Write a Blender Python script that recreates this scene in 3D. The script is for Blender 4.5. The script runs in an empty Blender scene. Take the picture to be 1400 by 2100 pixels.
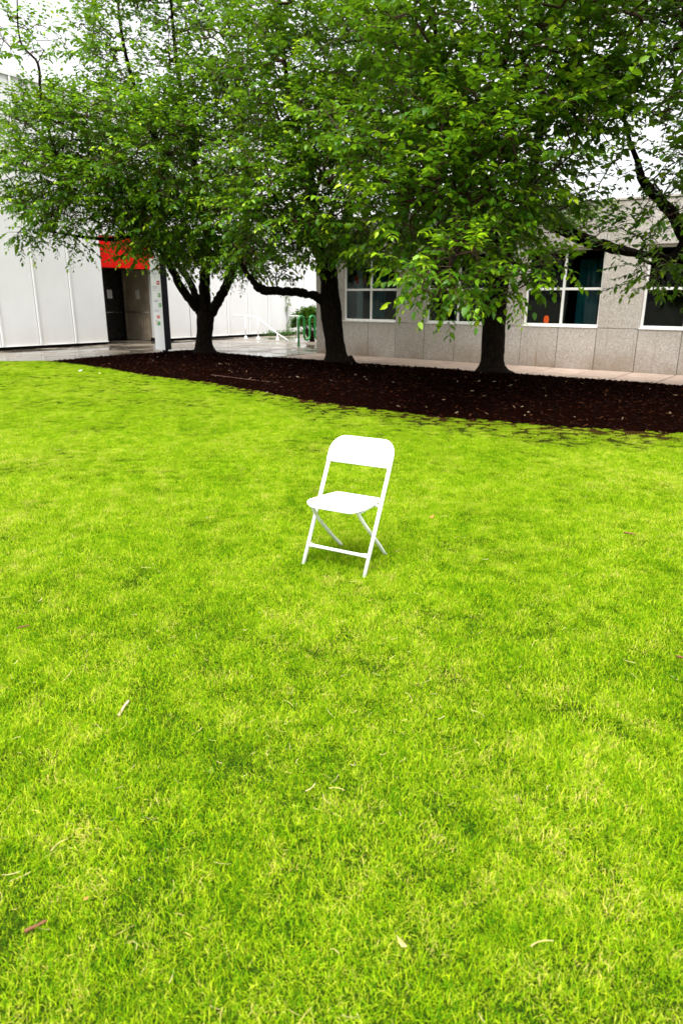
import bpy, bmesh, math, random
import numpy as np
from mathutils import Vector, Matrix, Euler, noise as mnoise

random.seed(7)
RNG = np.random.default_rng(11)
scene = bpy.context.scene
R = math.radians

# ------------------------------------------------------------------ camera
cam_d = bpy.data.cameras.new('camera')
cam = bpy.data.objects.new('camera', cam_d)
scene.collection.objects.link(cam)
cam_d.sensor_fit = 'VERTICAL'
cam_d.sensor_height = 36.0
cam_d.sensor_width = 24.0
cam_d.lens = 24.0
cam_d.clip_start = 0.05
cam_d.clip_end = 3000
TH, RO, CAMH = 0.30204283, 0.00501976, 1.5
c_, s_ = math.cos(TH), math.sin(TH)
fwd = Vector((0, c_, -s_)); up0 = Vector((0, s_, c_)); r0 = Vector((1, 0, 0))
rgt = r0 * math.cos(RO) + up0 * math.sin(RO)
upv = up0 * math.cos(RO) - r0 * math.sin(RO)
m = Matrix((rgt, upv, -fwd)).transposed().to_4x4()
m.translation = Vector((0, 0, CAMH))
cam.matrix_world = m
cam_d.dof.use_dof = True
cam_d.dof.focus_distance = 5.2
cam_d.dof.aperture_fstop = 4.0
scene.camera = cam

# ------------------------------------------------------------------ sky, sun, exposure
SUN_EL, SUN_AZ = R(71), R(196)          # azimuth clockwise from +Y: high, a little behind the camera
world = bpy.data.worlds.new('World'); scene.world = world
world.use_nodes = True
wn, wl = world.node_tree.nodes, world.node_tree.links
wn.clear()
sky = wn.new('ShaderNodeTexSky'); sky.sky_type = 'NISHITA'
sky.sun_disc = False
sky.sun_elevation = SUN_EL
sky.sun_rotation = SUN_AZ
sky.air_density = 1.0; sky.dust_density = 4.0; sky.ozone_density = 1.0
hs = wn.new('ShaderNodeHueSaturation'); hs.inputs['Saturation'].default_value = 0.10   # white cloud cover
bg = wn.new('ShaderNodeBackground'); bg.inputs['Strength'].default_value = 0.08
wo = wn.new('ShaderNodeOutputWorld')
wl.new(sky.outputs[0], hs.inputs['Color']); wl.new(hs.outputs[0], bg.inputs[0]); wl.new(bg.outputs[0], wo.inputs[0])
sun_d = bpy.data.lights.new('sun', 'SUN'); sun_d.energy = 1.5; sun_d.angle = R(55); sun_d.color = (1.0, 0.97, 0.92)
sun = bpy.data.objects.new('sun', sun_d); scene.collection.objects.link(sun)
sdir = Vector((math.sin(SUN_AZ) * math.cos(SUN_EL), math.cos(SUN_AZ) * math.cos(SUN_EL), math.sin(SUN_EL)))
sun.rotation_euler = sdir.to_track_quat('Z', 'Y').to_euler()
scene.view_settings.view_transform = 'Standard'
scene.view_settings.look = 'None'
scene.view_settings.gamma = 1.0
scene.view_settings.use_curve_mapping = False
scene.view_settings.exposure = 2.28
scene.render.engine = 'CYCLES'
scene.cycles.use_denoising = True
scene.cycles.max_bounces = 6
scene.cycles.diffuse_bounces = 3
scene.cycles.glossy_bounces = 3
scene.cycles.transparent_max_bounces = 8
scene.cycles.use_adaptive_sampling = True

# ------------------------------------------------------------------ helpers
COL = scene.collection
def link(o, parent=None):
    COL.objects.link(o)
    if parent is not None: o.parent = parent
    return o
def tag(o, label=None, cat=None, group=None, kind=None):
    if label: o['label'] = label
    if cat: o['category'] = cat
    if group: o['group'] = group
    if kind: o['kind'] = kind
    return o
def empty(name, loc=(0, 0, 0), rz=0.0, **kw):
    o = bpy.data.objects.new(name, None); o.empty_display_size = 0.2
    link(o); o.location = loc; o.rotation_euler = (0, 0, rz)
    return tag(o, **kw)
class MB:
    def __init__(s): s.v = []; s.f = []
    def add(s, vs, fs):
        n = len(s.v); s.v += [tuple(p) for p in vs]; s.f += [tuple(i + n for i in f) for f in fs]; return s
    def box(s, x0, x1, y0, y1, z0, z1):
        return s.add([(x0,y0,z0),(x1,y0,z0),(x1,y1,z0),(x0,y1,z0),(x0,y0,z1),(x1,y0,z1),(x1,y1,z1),(x0,y1,z1)],
                     [(0,3,2,1),(4,5,6,7),(0,1,5,4),(1,2,6,5),(2,3,7,6),(3,0,4,7)])
    def tube(s, pts, rad, n=8, cap=True):
        pts = [Vector(p) for p in pts]
        if not hasattr(rad, '__len__'): rad = [rad] * len(pts)
        base = len(s.v); prev = None
        for i, p in enumerate(pts):
            if i == 0: t = pts[1] - p
            elif i == len(pts) - 1: t = p - pts[-2]
            else: t = (pts[i+1] - p).normalized() + (p - pts[i-1]).normalized()
            t.normalize()
            if prev is None:
                u = t.orthogonal().normalized()
            else:
                u = (prev - t * prev.dot(t)); u = u.normalized() if u.length > 1e-6 else t.orthogonal().normalized()
            prev = u; w = t.cross(u)
            for k in range(n):
                a = 2 * math.pi * k / n
                s.v.append(tuple(p + (u * math.cos(a) + w * math.sin(a)) * rad[i]))
        for i in range(len(pts) - 1):
            for k in range(n):
                k2 = (k + 1) % n
                s.f.append((base+i*n+k, base+i*n+k2, base+(i+1)*n+k2, base+(i+1)*n+k))
        if cap:
            s.f.append(tuple(base + k for k in range(n))[::-1])
            s.f.append(tuple(base + (len(pts)-1)*n + k for k in range(n)))
        return s
    def mesh(s, name, mat=None, smooth=False):
        me = bpy.data.meshes.new(name); me.from_pydata(s.v, [], s.f); me.update()
        if mat: me.materials.append(mat)
        if smooth: me.shade_smooth()
        return me
    def build(s, name, mat=None, parent=None, smooth=False, bevel=0.0, seg=2):
        me = s.mesh(name, mat, smooth and not bevel)
        if bevel:
            bm = bmesh.new(); bm.from_mesh(me)
            bmesh.ops.bevel(bm, geom=[e for e in bm.edges], offset=bevel, segments=seg, profile=0.5, affect='EDGES', clamp_overlap=True)
            bm.to_mesh(me); bm.free()
            if smooth: me.shade_smooth()
        o = bpy.data.objects.new(name, me)
        return link(o, parent)
def np_mesh(name, V, F, mat, tone=None):
    me = bpy.data.meshes.new(name)
    nv, nf, k = len(V), len(F), F.shape[1]
    me.vertices.add(nv); me.vertices.foreach_set('co', np.ascontiguousarray(V, dtype=np.float32).ravel())
    me.loops.add(nf * k); me.loops.foreach_set('vertex_index', np.ascontiguousarray(F, dtype=np.int32).ravel())
    me.polygons.add(nf); me.polygons.foreach_set('loop_start', np.arange(0, nf * k, k, dtype=np.int32))
    if tone is not None:
        at = me.attributes.new('tone', 'FLOAT', 'POINT'); at.data.foreach_set('value', np.ascontiguousarray(tone, dtype=np.float32))
    me.materials.append(mat); me.update(calc_edges=True); me.validate()
    return me

# ------------------------------------------------------------------ materials
def mat_new(name):
    m = bpy.data.materials.new(name); m.use_nodes = True
    nt = m.node_tree; nt.nodes.clear()
    out = nt.nodes.new('ShaderNodeOutputMaterial')
    return m, nt, nt.nodes, nt.links, out
def N(nt, typ, **kw):
    n = nt.nodes.new(typ)
    for k, v in kw.items():
        if k.startswith('i_'):
            key = k[2:].replace('_', ' ')
            n.inputs[key].default_value = v
        else: setattr(n, k, v)
    return n
def ramp(nt, stops, interp='LINEAR'):
    n = nt.nodes.new('ShaderNodeValToRGB'); e = n.color_ramp.elements; n.color_ramp.interpolation = interp
    while len(e) > 1: e.remove(e[-1])
    e[0].position, e[0].color = stops[0][0], (*stops[0][1], 1)
    for p, c in stops[1:]:
        x = e.new(p); x.color = (*c, 1)
    return n
def g3(v): return (v, v, v)
def coords(nt, kind='Object', scale=(1, 1, 1)):
    tc = nt.nodes.new('ShaderNodeTexCoord'); mp = nt.nodes.new('ShaderNodeMapping')
    mp.inputs['Scale'].default_value = scale
    nt.links.new(tc.outputs[kind], mp.inputs[0]); return mp.outputs[0]
def world_coords(nt, scale=(1, 1, 1)):
    ge = nt.nodes.new('ShaderNodeNewGeometry'); mp = nt.nodes.new('ShaderNodeMapping')
    mp.inputs['Scale'].default_value = scale
    nt.links.new(ge.outputs['Position'], mp.inputs[0]); return mp.outputs[0]
def noise_n(nt, vec, scale, detail=4, rough=0.55):
    n = nt.nodes.new('ShaderNodeTexNoise'); n.inputs['Scale'].default_value = scale
    n.inputs['Detail'].default_value = detail; n.inputs['Roughness'].default_value = rough
    nt.links.new(vec, n.inputs['Vector']); return n.outputs['Fac']
def mixc(nt, fac, a, b, mode='MIX'):
    n = nt.nodes.new('ShaderNodeMix'); n.data_type = 'RGBA'; n.blend_type = mode; n.clamp_factor = True
    for sock, val in ((n.inputs[0], fac), (n.inputs[6], a), (n.inputs[7], b)):
        if hasattr(val, 'is_output'): nt.links.new(val, sock)
        else: sock.default_value = val if not isinstance(val, tuple) or len(val) == 4 else (*val, 1)
    return n.outputs[2]
def maprange(nt, val, a, b, c, d):
    n = nt.nodes.new('ShaderNodeMapRange')
    for i, x in enumerate((a, b, c, d)): n.inputs[i + 1].default_value = x
    nt.links.new(val, n.inputs[0]); return n.outputs[0]
def math_n(nt, op, a, b=None):
    n = nt.nodes.new('ShaderNodeMath'); n.operation = op
    for i, x in enumerate((a, b)):
        if x is None: continue
        if hasattr(x, 'is_output'): nt.links.new(x, n.inputs[i])
        else: n.inputs[i].default_value = x
    return n.outputs[0]
def bump_n(nt, h, strength=0.3, dist=0.01):
    n = nt.nodes.new('ShaderNodeBump'); n.inputs['Strength'].default_value = strength; n.inputs['Distance'].default_value = dist
    nt.links.new(h, n.inputs['Height']); return n.outputs[0]
def principled(nt, out, color, rough=0.6, spec=0.5, metal=0.0, bump=None, coat=0.0):
    p = nt.nodes.new('ShaderNodeBsdfPrincipled')
    for key, v in (('Base Color', color), ('Roughness', rough), ('Specular IOR Level', spec), ('Metallic', metal), ('Coat Weight', coat)):
        if hasattr(v, 'is_output'): nt.links.new(v, p.inputs[key])
        else: p.inputs[key].default_value = (*v, 1) if isinstance(v, tuple) and len(v) == 3 else v
    if bump is not None: nt.links.new(bump, p.inputs['Normal'])
    if out is not None: nt.links.new(p.outputs[0], out.inputs[0])
    return p
def simple(name, col, rough=0.5, spec=0.5, metal=0.0, var=0.12, scale=6.0, bump=0.0, bscale=60.0):
    m, nt, nd, lk, out = mat_new(name)
    v = coords(nt)
    n1 = noise_n(nt, v, scale)
    lo = tuple(c * (1 - var) for c in col); hi = tuple(min(1, c * (1 + var)) for c in col)
    rp = ramp(nt, [(0.3, lo), (0.7, hi)]); lk.new(n1, rp.inputs[0])
    b = bump_n(nt, noise_n(nt, v, bscale), bump, 0.004) if bump else None
    rr = maprange(nt, n1, 0.3, 0.7, max(0, rough - 0.06), min(1, rough + 0.06))
    principled(nt, out, rp.outputs[0], rr, spec, metal, b)
    return m

def mk_grass():
    m, nt, nd, lk, out = mat_new('grass_blade')
    w = world_coords(nt)
    big = noise_n(nt, w, 0.55, 3); mid = noise_n(nt, w, 2.3, 4); fine = noise_n(nt, w, 9.0, 3)
    ge = nd.new('ShaderNodeNewGeometry')
    rnd = ge.outputs['Random Per Island']
    g = ramp(nt, [(0.0, (0.030, 0.130, 0.0012)), (0.25, (0.095, 0.250, 0.002)), (0.52, (0.250, 0.410, 0.003)), (0.74, (0.385, 0.505, 0.008)), (0.90, (0.48, 0.54, 0.045)), (1.0, (0.62, 0.50, 0.15))])
    s = math_n(nt, 'ADD', math_n(nt, 'MULTIPLY', rnd, 0.78), math_n(nt, 'MULTIPLY', mid, 0.42))
    s = math_n(nt, 'ADD', s, math_n(nt, 'MULTIPLY', big, 0.42))
    s = math_n(nt, 'ADD', s, math_n(nt, 'MULTIPLY', fine, 0.75))
    s = maprange(nt, s, 0.70, 1.66, 0.0, 1.0)
    lk.new(s, g.inputs[0])
    p = principled(nt, None, g.outputs[0], 0.7, 0.06)
    t = nd.new('ShaderNodeBsdfTranslucent'); lk.new(g.outputs[0], t.inputs[0])
    mx = nd.new('ShaderNodeMixShader'); mx.inputs[0].default_value = 0.35
    lk.new(p.outputs[0], mx.inputs[1]); lk.new(t.outputs[0], mx.inputs[2]); lk.new(mx.outputs[0], out.inputs[0])
    return m
def mk_leaf(name, stops, trans=0.40):
    m, nt, nd, lk, out = mat_new(name)
    ge = nd.new('ShaderNodeNewGeometry'); at = nd.new('ShaderNodeAttribute'); at.attribute_name = 'tone'
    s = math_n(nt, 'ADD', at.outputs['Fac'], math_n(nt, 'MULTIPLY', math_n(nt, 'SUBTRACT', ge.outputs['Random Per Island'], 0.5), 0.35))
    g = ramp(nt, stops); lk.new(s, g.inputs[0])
    # paler underside
    under = mixc(nt, 0.35, g.outputs[0], (0.16, 0.27, 0.03))
    col = mixc(nt, ge.outputs['Backfacing'], g.outputs[0], under)
    p = principled(nt, None, col, 0.36, 0.25)
    t = nd.new('ShaderNodeBsdfTranslucent')
    tc = mixc(nt, 0.5, g.outputs[0], (0.16, 0.30, 0.01)); lk.new(tc, t.inputs[0])
    mx = nd.new('ShaderNodeMixShader'); mx.inputs[0].default_value = trans
    lk.new(p.outputs[0], mx.inputs[1]); lk.new(t.outputs[0], mx.inputs[2]); lk.new(mx.outputs[0], out.inputs[0])
    return m
def mk_bark():
    m, nt, nd, lk, out = mat_new('bark')
    v = coords(nt, 'Object', (1, 1, 0.35)); v2 = coords(nt, 'Object', (0.6, 0.6, 5.0))
    n1 = noise_n(nt, v, 22, 6, 0.65); n2 = noise_n(nt, v2, 9, 4)
    rp = ramp(nt, [(0.3, (0.003, 0.002, 0.0015)), (0.55, (0.009, 0.006, 0.004)), (0.8, (0.040, 0.024, 0.014))]); lk.new(n1, rp.inputs[0])
    col = mixc(nt, maprange(nt, n2, 0.58, 0.72, 0, 0.5), rp.outputs[0], (0.032, 0.018, 0.011))
    principled(nt, out, col, 0.9, 0.08, bump=bump_n(nt, math_n(nt, 'ADD', n1, math_n(nt, 'MULTIPLY', n2, 0.6)), 0.9, 0.02))
    return m
def mk_stone():
    m, nt, nd, lk, out = mat_new('granite_panel')
    w = world_coords(nt)
    oi = nd.new('ShaderNodeObjectInfo')
    f1 = noise_n(nt, w, 42, 4, 0.8); f2 = noise_n(nt, w, 17, 3, 0.6); big = noise_n(nt, w, 1.3, 4)
    sp = ramp(nt, [(0.36, (0.31, 0.285, 0.26)), (0.5, (0.54, 0.50, 0.465)), (0.62, (0.74, 0.69, 0.645))]); lk.new(f1, sp.inputs[0])
    col = mixc(nt, maprange(nt, f2, 0.35, 0.65, 0.0, 0.35), sp.outputs[0], (0.24, 0.21, 0.185))
    col = mixc(nt, maprange(nt, big, 0.35, 0.7, 0.0, 0.35), col, (0.40, 0.34, 0.27))
    tone = mixc(nt, oi.outputs['Random'], g3(0.92), g3(1.06))
    col = mixc(nt, 1.0, col, tone, 'MULTIPLY')
    # damp, brown staining low on the wall and thin vertical run-off streaks
    st = nt.nodes.new('ShaderNodeMapping'); st.inputs['Scale'].default_value = (5, 5, 0.35); lk.new(w, st.inputs[0])
    streak = noise_n(nt, st.outputs[0], 1.6, 4, 0.6)
    sx = nd.new('ShaderNodeSeparateXYZ'); lk.new(w, sx.inputs[0])
    low = maprange(nt, sx.outputs[2], 0.0, 0.55, 0.75, 0.0)
    stain = math_n(nt, 'MULTIPLY', low, maprange(nt, big, 0.3, 0.65, 0.35, 1.0))
    stain = math_n(nt, 'ADD', stain, maprange(nt, streak, 0.60, 0.78, 0.0, 0.5))
    col = mixc(nt, stain, col, (0.22, 0.155, 0.09))
    principled(nt, out, col, 0.8, 0.3, bump=bump_n(nt, f1, 0.5, 0.004))
    return m
def mk_white_panel():
    m, nt, nd, lk, out = mat_new('white_wall_panel')
    w = world_coords(nt)
    ms = nt.nodes.new('ShaderNodeMapping'); ms.inputs['Scale'].default_value = (3.5, 3.5, 0.22); lk.new(w, ms.inputs[0])
    st = noise_n(nt, ms.outputs[0], 1.4, 4); f = noise_n(nt, w, 30, 4); big = noise_n(nt, w, 0.8, 3)
    rp = ramp(nt, [(0.3, (0.71, 0.71, 0.715)), (0.7, (0.77, 0.77, 0.78))]); lk.new(big, rp.inputs[0])
    col = mixc(nt, maprange(nt, st, 0.55, 0.8, 0, 0.3), rp.outputs[0], (0.70, 0.68, 0.64))
    sx = nd.new('ShaderNodeSeparateXYZ'); lk.new(w, sx.inputs[0])
    low = math_n(nt, 'MULTIPLY', maprange(nt, sx.outputs[2], 0.1, 0.7, 0.5, 0.0), maprange(nt, st, 0.3, 0.7, 0.4, 1.0))
    col = mixc(nt, low, col, (0.66, 0.60, 0.53))
    principled(nt, out, col, 0.6, 0.4, bump=bump_n(nt, f, 0.15, 0.004))
    return m
def mk_concrete(name, c0, c1, wet):
    m, nt, nd, lk, out = mat_new(name)
    w = world_coords(nt); oi = nd.new('ShaderNodeObjectInfo')
    big = noise_n(nt, w, 0.7, 5); mid = noise_n(nt, w, 4.0, 5); f = noise_n(nt, w, 60, 4)
    rp = ramp(nt, [(0.32, c0), (0.68, c1)]); lk.new(mid, rp.inputs[0])
    col = mixc(nt, maprange(nt, f, 0.4, 0.65, 0, 0.25), rp.outputs[0], tuple(x * 0.6 for x in c0))
    tone = mixc(nt, oi.outputs['Random'], g3(0.86), g3(1.06)); col = mixc(nt, 1.0, col, tone, 'MULTIPLY')
    pud = maprange(nt, big, 0.42, 0.54, 0.0, 1.0)
    if wet:
        col = mixc(nt, math_n(nt, 'MULTIPLY', pud, 0.55), col, tuple(x * 0.45 for x in c0))
        ro = maprange(nt, big, 0.40, 0.53, 0.42, 0.05)
        b = bump_n(nt, f, 0.12, 0.002)
        principled(nt, out, col, ro, 0.6, bump=b)
    else:
        principled(nt, out, col, 0.72, 0.35, bump=bump_n(nt, f, 0.35, 0.004))
    return m
def mk_mulch():
    m, nt, nd, lk, out = mat_new('bark_mulch')
    w = world_coords(nt); n1 = noise_n(nt, w, 26, 5, 0.7); n2 = noise_n(nt, w, 1.3, 3)
    rp = ramp(nt, [(0.3, (0.0012, 0.0004, 0.0003)), (0.55, (0.005, 0.0014, 0.0008)), (0.75, (0.015, 0.0040, 0.002))]); lk.new(n1, rp.inputs[0])
    col = mixc(nt, maprange(nt, n2, 0.4, 0.7, 0, 0.5), rp.outputs[0], (0.005, 0.0018, 0.0012))
    principled(nt, out, col, 1.0, 0.0, bump=bump_n(nt, n1, 1.0, 0.03))
    return m
def mk_island(name, stops, rough=0.8):
    m, nt, nd, lk, out = mat_new(name)
    ge = nd.new('ShaderNodeNewGeometry'); rp = ramp(nt, stops); lk.new(ge.outputs['Random Per Island'], rp.inputs[0])
    v = coords(nt); n = noise_n(nt, v, 80, 3)
    col = mixc(nt, maprange(nt, n, 0.35, 0.65, 0.0, 0.35), rp.outputs[0], (0.006, 0.003, 0.002))
    principled(nt, out, col, rough, 0.02); return m
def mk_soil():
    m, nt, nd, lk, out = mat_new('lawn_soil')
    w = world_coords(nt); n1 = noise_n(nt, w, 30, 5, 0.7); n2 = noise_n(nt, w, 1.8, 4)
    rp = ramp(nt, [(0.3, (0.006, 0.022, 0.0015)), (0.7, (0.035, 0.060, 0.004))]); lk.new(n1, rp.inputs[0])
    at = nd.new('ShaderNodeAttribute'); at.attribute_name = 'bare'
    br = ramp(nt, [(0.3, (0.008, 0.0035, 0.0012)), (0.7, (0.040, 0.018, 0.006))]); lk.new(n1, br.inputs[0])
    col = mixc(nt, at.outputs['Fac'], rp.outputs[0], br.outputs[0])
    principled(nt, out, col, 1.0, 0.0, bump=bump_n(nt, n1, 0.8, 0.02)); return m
def mk_glass():
    m, nt, nd, lk, out = mat_new('window_glass')
    fr = nd.new('ShaderNodeFresnel'); fr.inputs[0].default_value = 1.5
    tr = nd.new('ShaderNodeBsdfTransparent'); tr.inputs[0].default_value = (0.66, 0.74, 0.73, 1)
    gl = nd.new('ShaderNodeBsdfGlossy'); gl.inputs['Roughness'].default_value = 0.015
    v = coords(nt); b = bump_n(nt, noise_n(nt, v, 1.5, 2), 0.08, 0.02); lk.new(b, gl.inputs['Normal'])
    mx = nd.new('ShaderNodeMixShader'); lk.new(math_n(nt, 'MULTIPLY', fr.outputs[0], 0.5), mx.inputs[0])
    lk.new(tr.outputs[0], mx.inputs[1]); lk.new(gl.outputs[0], mx.inputs[2]); lk.new(mx.outputs[0], out.inputs[0])
    return m
def mk_emit(name, col, strength):
    m, nt, nd, lk, out = mat_new(name)
    v = coords(nt); n = noise_n(nt, v, 8); rp = ramp(nt, [(0.2, tuple(c * 0.7 for c in col)), (0.8, col)]); lk.new(n, rp.inputs[0])
    e = nd.new('ShaderNodeEmission'); e.inputs[1].default_value = strength; lk.new(rp.outputs[0], e.inputs[0]); lk.new(e.outputs[0], out.inputs[0])
    return m

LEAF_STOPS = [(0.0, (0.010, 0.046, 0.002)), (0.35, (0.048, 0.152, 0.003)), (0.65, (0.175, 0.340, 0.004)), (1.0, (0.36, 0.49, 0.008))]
M = dict(
    grass=mk_grass(), leaf=mk_leaf('cherry_leaf', LEAF_STOPS), shrub_leaf=mk_leaf('shrub_leaf', [(0.0, (0.008, 0.035, 0.004)), (1.0, (0.05, 0.14, 0.008))], 0.2),
    bark=mk_bark(), twig=simple('twig_bark', (0.055, 0.025, 0.014), 0.7, 0.3, var=0.4, scale=20), stone=mk_stone(), wpanel=mk_white_panel(),
    plaza=mk_concrete('wet_concrete', (0.14, 0.115, 0.085), (0.25, 0.21, 0.16), True),
    walk=mk_concrete('pink_concrete', (0.37, 0.27, 0.215), (0.50, 0.385, 0.32), False),
    joint=simple('joint_dirt', (0.025, 0.018, 0.012), 0.9, 0.2), mulch=mk_mulch(), soil=mk_soil(),
    chip=mk_island('mulch_chip', [(0.0, (0.0015, 0.0005, 0.0004)), (0.7, (0.0075, 0.002, 0.0012)), (0.95, (0.026, 0.007, 0.003)), (0.99, (0.07, 0.026, 0.011)), (1.0, (0.30, 0.24, 0.16))]),
    straw=mk_island('straw', [(0.0, (0.30, 0.29, 0.05)), (0.5, (0.42, 0.37, 0.12)), (1.0, (0.52, 0.44, 0.22))]),
    white=simple('white_paint', (0.80, 0.80, 0.80), 0.35, 0.5, var=0.03), chair_plastic=simple('chair_plastic', (0.84, 0.84, 0.84), 0.42, 0.5, var=0.02, scale=4, bump=0.05, bscale=300),
    chair_steel=simple('chair_steel_paint', (0.80, 0.80, 0.81), 0.3, 0.5, var=0.03, scale=15), rubber=simple('rubber', (0.62, 0.62, 0.60), 0.7, 0.3),
    frame=simple('window_frame_paint', (0.86, 0.84, 0.82), 0.4, 0.5, var=0.06), glass=mk_glass(), dark=simple('dark_gap', (0.012, 0.011, 0.01), 0.9, 0.1),
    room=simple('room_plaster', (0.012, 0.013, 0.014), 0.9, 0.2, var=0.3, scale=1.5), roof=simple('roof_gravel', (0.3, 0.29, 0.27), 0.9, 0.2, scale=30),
    red=simple('red_paint', (0.62, 0.006, 0.002), 0.6, 0.1, var=0.05), navy=simple('navy_paint', (0.008, 0.009, 0.022), 0.5, 0.4, var=0.2),
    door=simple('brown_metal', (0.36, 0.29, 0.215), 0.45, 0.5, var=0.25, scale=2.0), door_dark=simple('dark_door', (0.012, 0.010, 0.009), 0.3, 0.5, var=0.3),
    metal=simple('brushed_steel', (0.45, 0.42, 0.38), 0.35, 0.5, metal=0.9), paper=simple('paper', (0.78, 0.77, 0.75), 0.8, 0.2, var=0.03), ink=simple('grey_ink', (0.45, 0.47, 0.52), 0.7, 0.2),
    green_sq=simple('green_print', (0.16, 0.42, 0.11), 0.5, 0.3), teal_sq=simple('teal_print', (0.03, 0.30, 0.28), 0.5, 0.3), orange_sq=simple('orange_print', (0.80, 0.10, 0.02), 0.5, 0.3), yellow_sq=simple('yellow_print', (0.8, 0.5, 0.03), 0.5, 0.3),
    purple_sq=simple('purple_print', (0.25, 0.08, 0.35), 0.5, 0.3), rack=simple('green_rack_paint', (0.010, 0.21, 0.035), 0.3, 0.5, var=0.08), teal=simple('teal_curtain', (0.03, 0.26, 0.32), 0.8, 0.2, var=0.3, scale=3),
    curtain=simple('pale_curtain', (0.62, 0.66, 0.66), 0.8, 0.2, var=0.1), lamp=mk_emit('lamp_glow', (1.0, 0.10, 0.012), 0.40), stick=simple('dead_stick', (0.16, 0.065, 0.035), 0.8, 0.2, var=0.45, scale=30, bump=0.5, bscale=90),
    pale_stick=simple('pale_stick', (0.50, 0.33, 0.24), 0.8, 0.2, var=0.3, scale=30), hose=simple('edging_brown', (0.05, 0.02, 0.012), 0.7, 0.3, var=0.3, scale=5), coping=simple('coping_metal', (0.78, 0.78, 0.79), 0.5, 0.5), grnd=simple('far_ground', (0.10, 0.10, 0.07), 0.9, 0.2, var=0.3, scale=0.5),
    dead=mk_island('dead_leaf', [(0.0, (0.30, 0.11, 0.03)), (1.0, (0.45, 0.25, 0.07))]),
)

# ------------------------------------------------------------------ frames of the two buildings (they stand square to each other)
ANG = -0.62590255
AX = Vector((math.cos(ANG), math.sin(ANG), 0)); BX = Vector((-AX.y, AX.x, 0))
W0 = Vector((-0.757, 20.388, 0))        # near-left corner of the stone building
V0 = Vector((-10.139, 20.723, 0))       # a point at the foot of the white building
def LW(x, y, z=0.0): return W0 + AX * x + BX * y + Vector((0, 0, z))      # local (stone) -> world
def to_local(x, y):
    d = Vector((x, y, 0)) - W0
    return d.dot(AX), d.dot(BX)
EDGE = [(-24, 11.5), (-14, 15.2), (-10.5, 16.5), (-8.37, 17.02), (-7.85, 17.19), (-7.26, 17.22), (-6.21, 16.36), (-5.19, 15.35), (-3.99, 14.09), (-3.19, 13.25), (-2.44, 12.73),
        (-1.51, 11.72), (-0.61, 10.58), (0.41, 9.64), (1.29, 9.01), (2.41, 8.39), (3.98, 7.89), (7.0, 7.1), (12, 5.5), (24, 1.5)]
EXs, EYs = np.array([e[0] for e in EDGE]), np.array([e[1] for e in EDGE])
def y_edge(x): return np.interp(x, EXs, EYs)
def fnoise(x, y, s, seed=0.0): return mnoise.noise(Vector((x * s + seed, y * s - seed, seed * 0.37)))
def smooth(a, b, x):
    t = min(1.0, max(0.0, (x - a) / (b - a))); return t * t * (3 - 2 * t)

# ------------------------------------------------------------------ ground sheets
g = MB(); g.add([(-900, -900, -0.06), (900, -900, -0.06), (900, 900, -0.06), (-900, 900, -0.06)], [(0, 1, 2, 3)])
tag(g.build('ground', M['grnd']), kind='structure')

def build_lawn():
    step = 0.12
    xs = np.arange(-15, 12.01, step); ys = np.arange(-2.0, 17.6, step)
    idx = {}; V = []; dens = []; bare = []
    def vert(i, j):
        k = (i, j)
        if k in idx: return idx[k]
        x, y = float(xs[i]), float(ys[j])
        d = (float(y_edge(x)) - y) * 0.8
        w = 0.25 + 3.0 * smooth(-5.0, 1.2, x)  # thin grass at the bed edge, widened so dark soil imitates tree shade
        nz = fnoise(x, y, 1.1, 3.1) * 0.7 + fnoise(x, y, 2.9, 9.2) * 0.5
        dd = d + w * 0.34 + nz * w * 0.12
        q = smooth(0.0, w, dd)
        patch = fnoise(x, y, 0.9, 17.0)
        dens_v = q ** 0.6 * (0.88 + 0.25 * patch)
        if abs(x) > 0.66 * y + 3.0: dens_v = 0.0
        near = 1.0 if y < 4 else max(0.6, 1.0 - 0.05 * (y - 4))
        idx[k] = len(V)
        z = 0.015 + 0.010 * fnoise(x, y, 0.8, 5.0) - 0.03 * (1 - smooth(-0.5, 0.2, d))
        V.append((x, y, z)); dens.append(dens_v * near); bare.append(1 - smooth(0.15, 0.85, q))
        return idx[k]
    F = []
    for i in range(len(xs) - 1):
        for j in range(len(ys) - 1):
            xm, ym = xs[i] + step / 2, ys[j] + step / 2
            if ym > y_edge(xm) + 0.12: continue
            F.append((vert(i, j), vert(i + 1, j), vert(i + 1, j + 1), vert(i, j + 1)))
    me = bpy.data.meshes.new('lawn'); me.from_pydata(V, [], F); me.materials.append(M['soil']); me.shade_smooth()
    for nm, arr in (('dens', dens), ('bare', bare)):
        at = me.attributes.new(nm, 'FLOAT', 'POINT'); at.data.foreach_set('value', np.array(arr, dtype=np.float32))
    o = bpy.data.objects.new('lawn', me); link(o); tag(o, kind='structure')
    return o, me
lawn, lawn_me = build_lawn()

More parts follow.
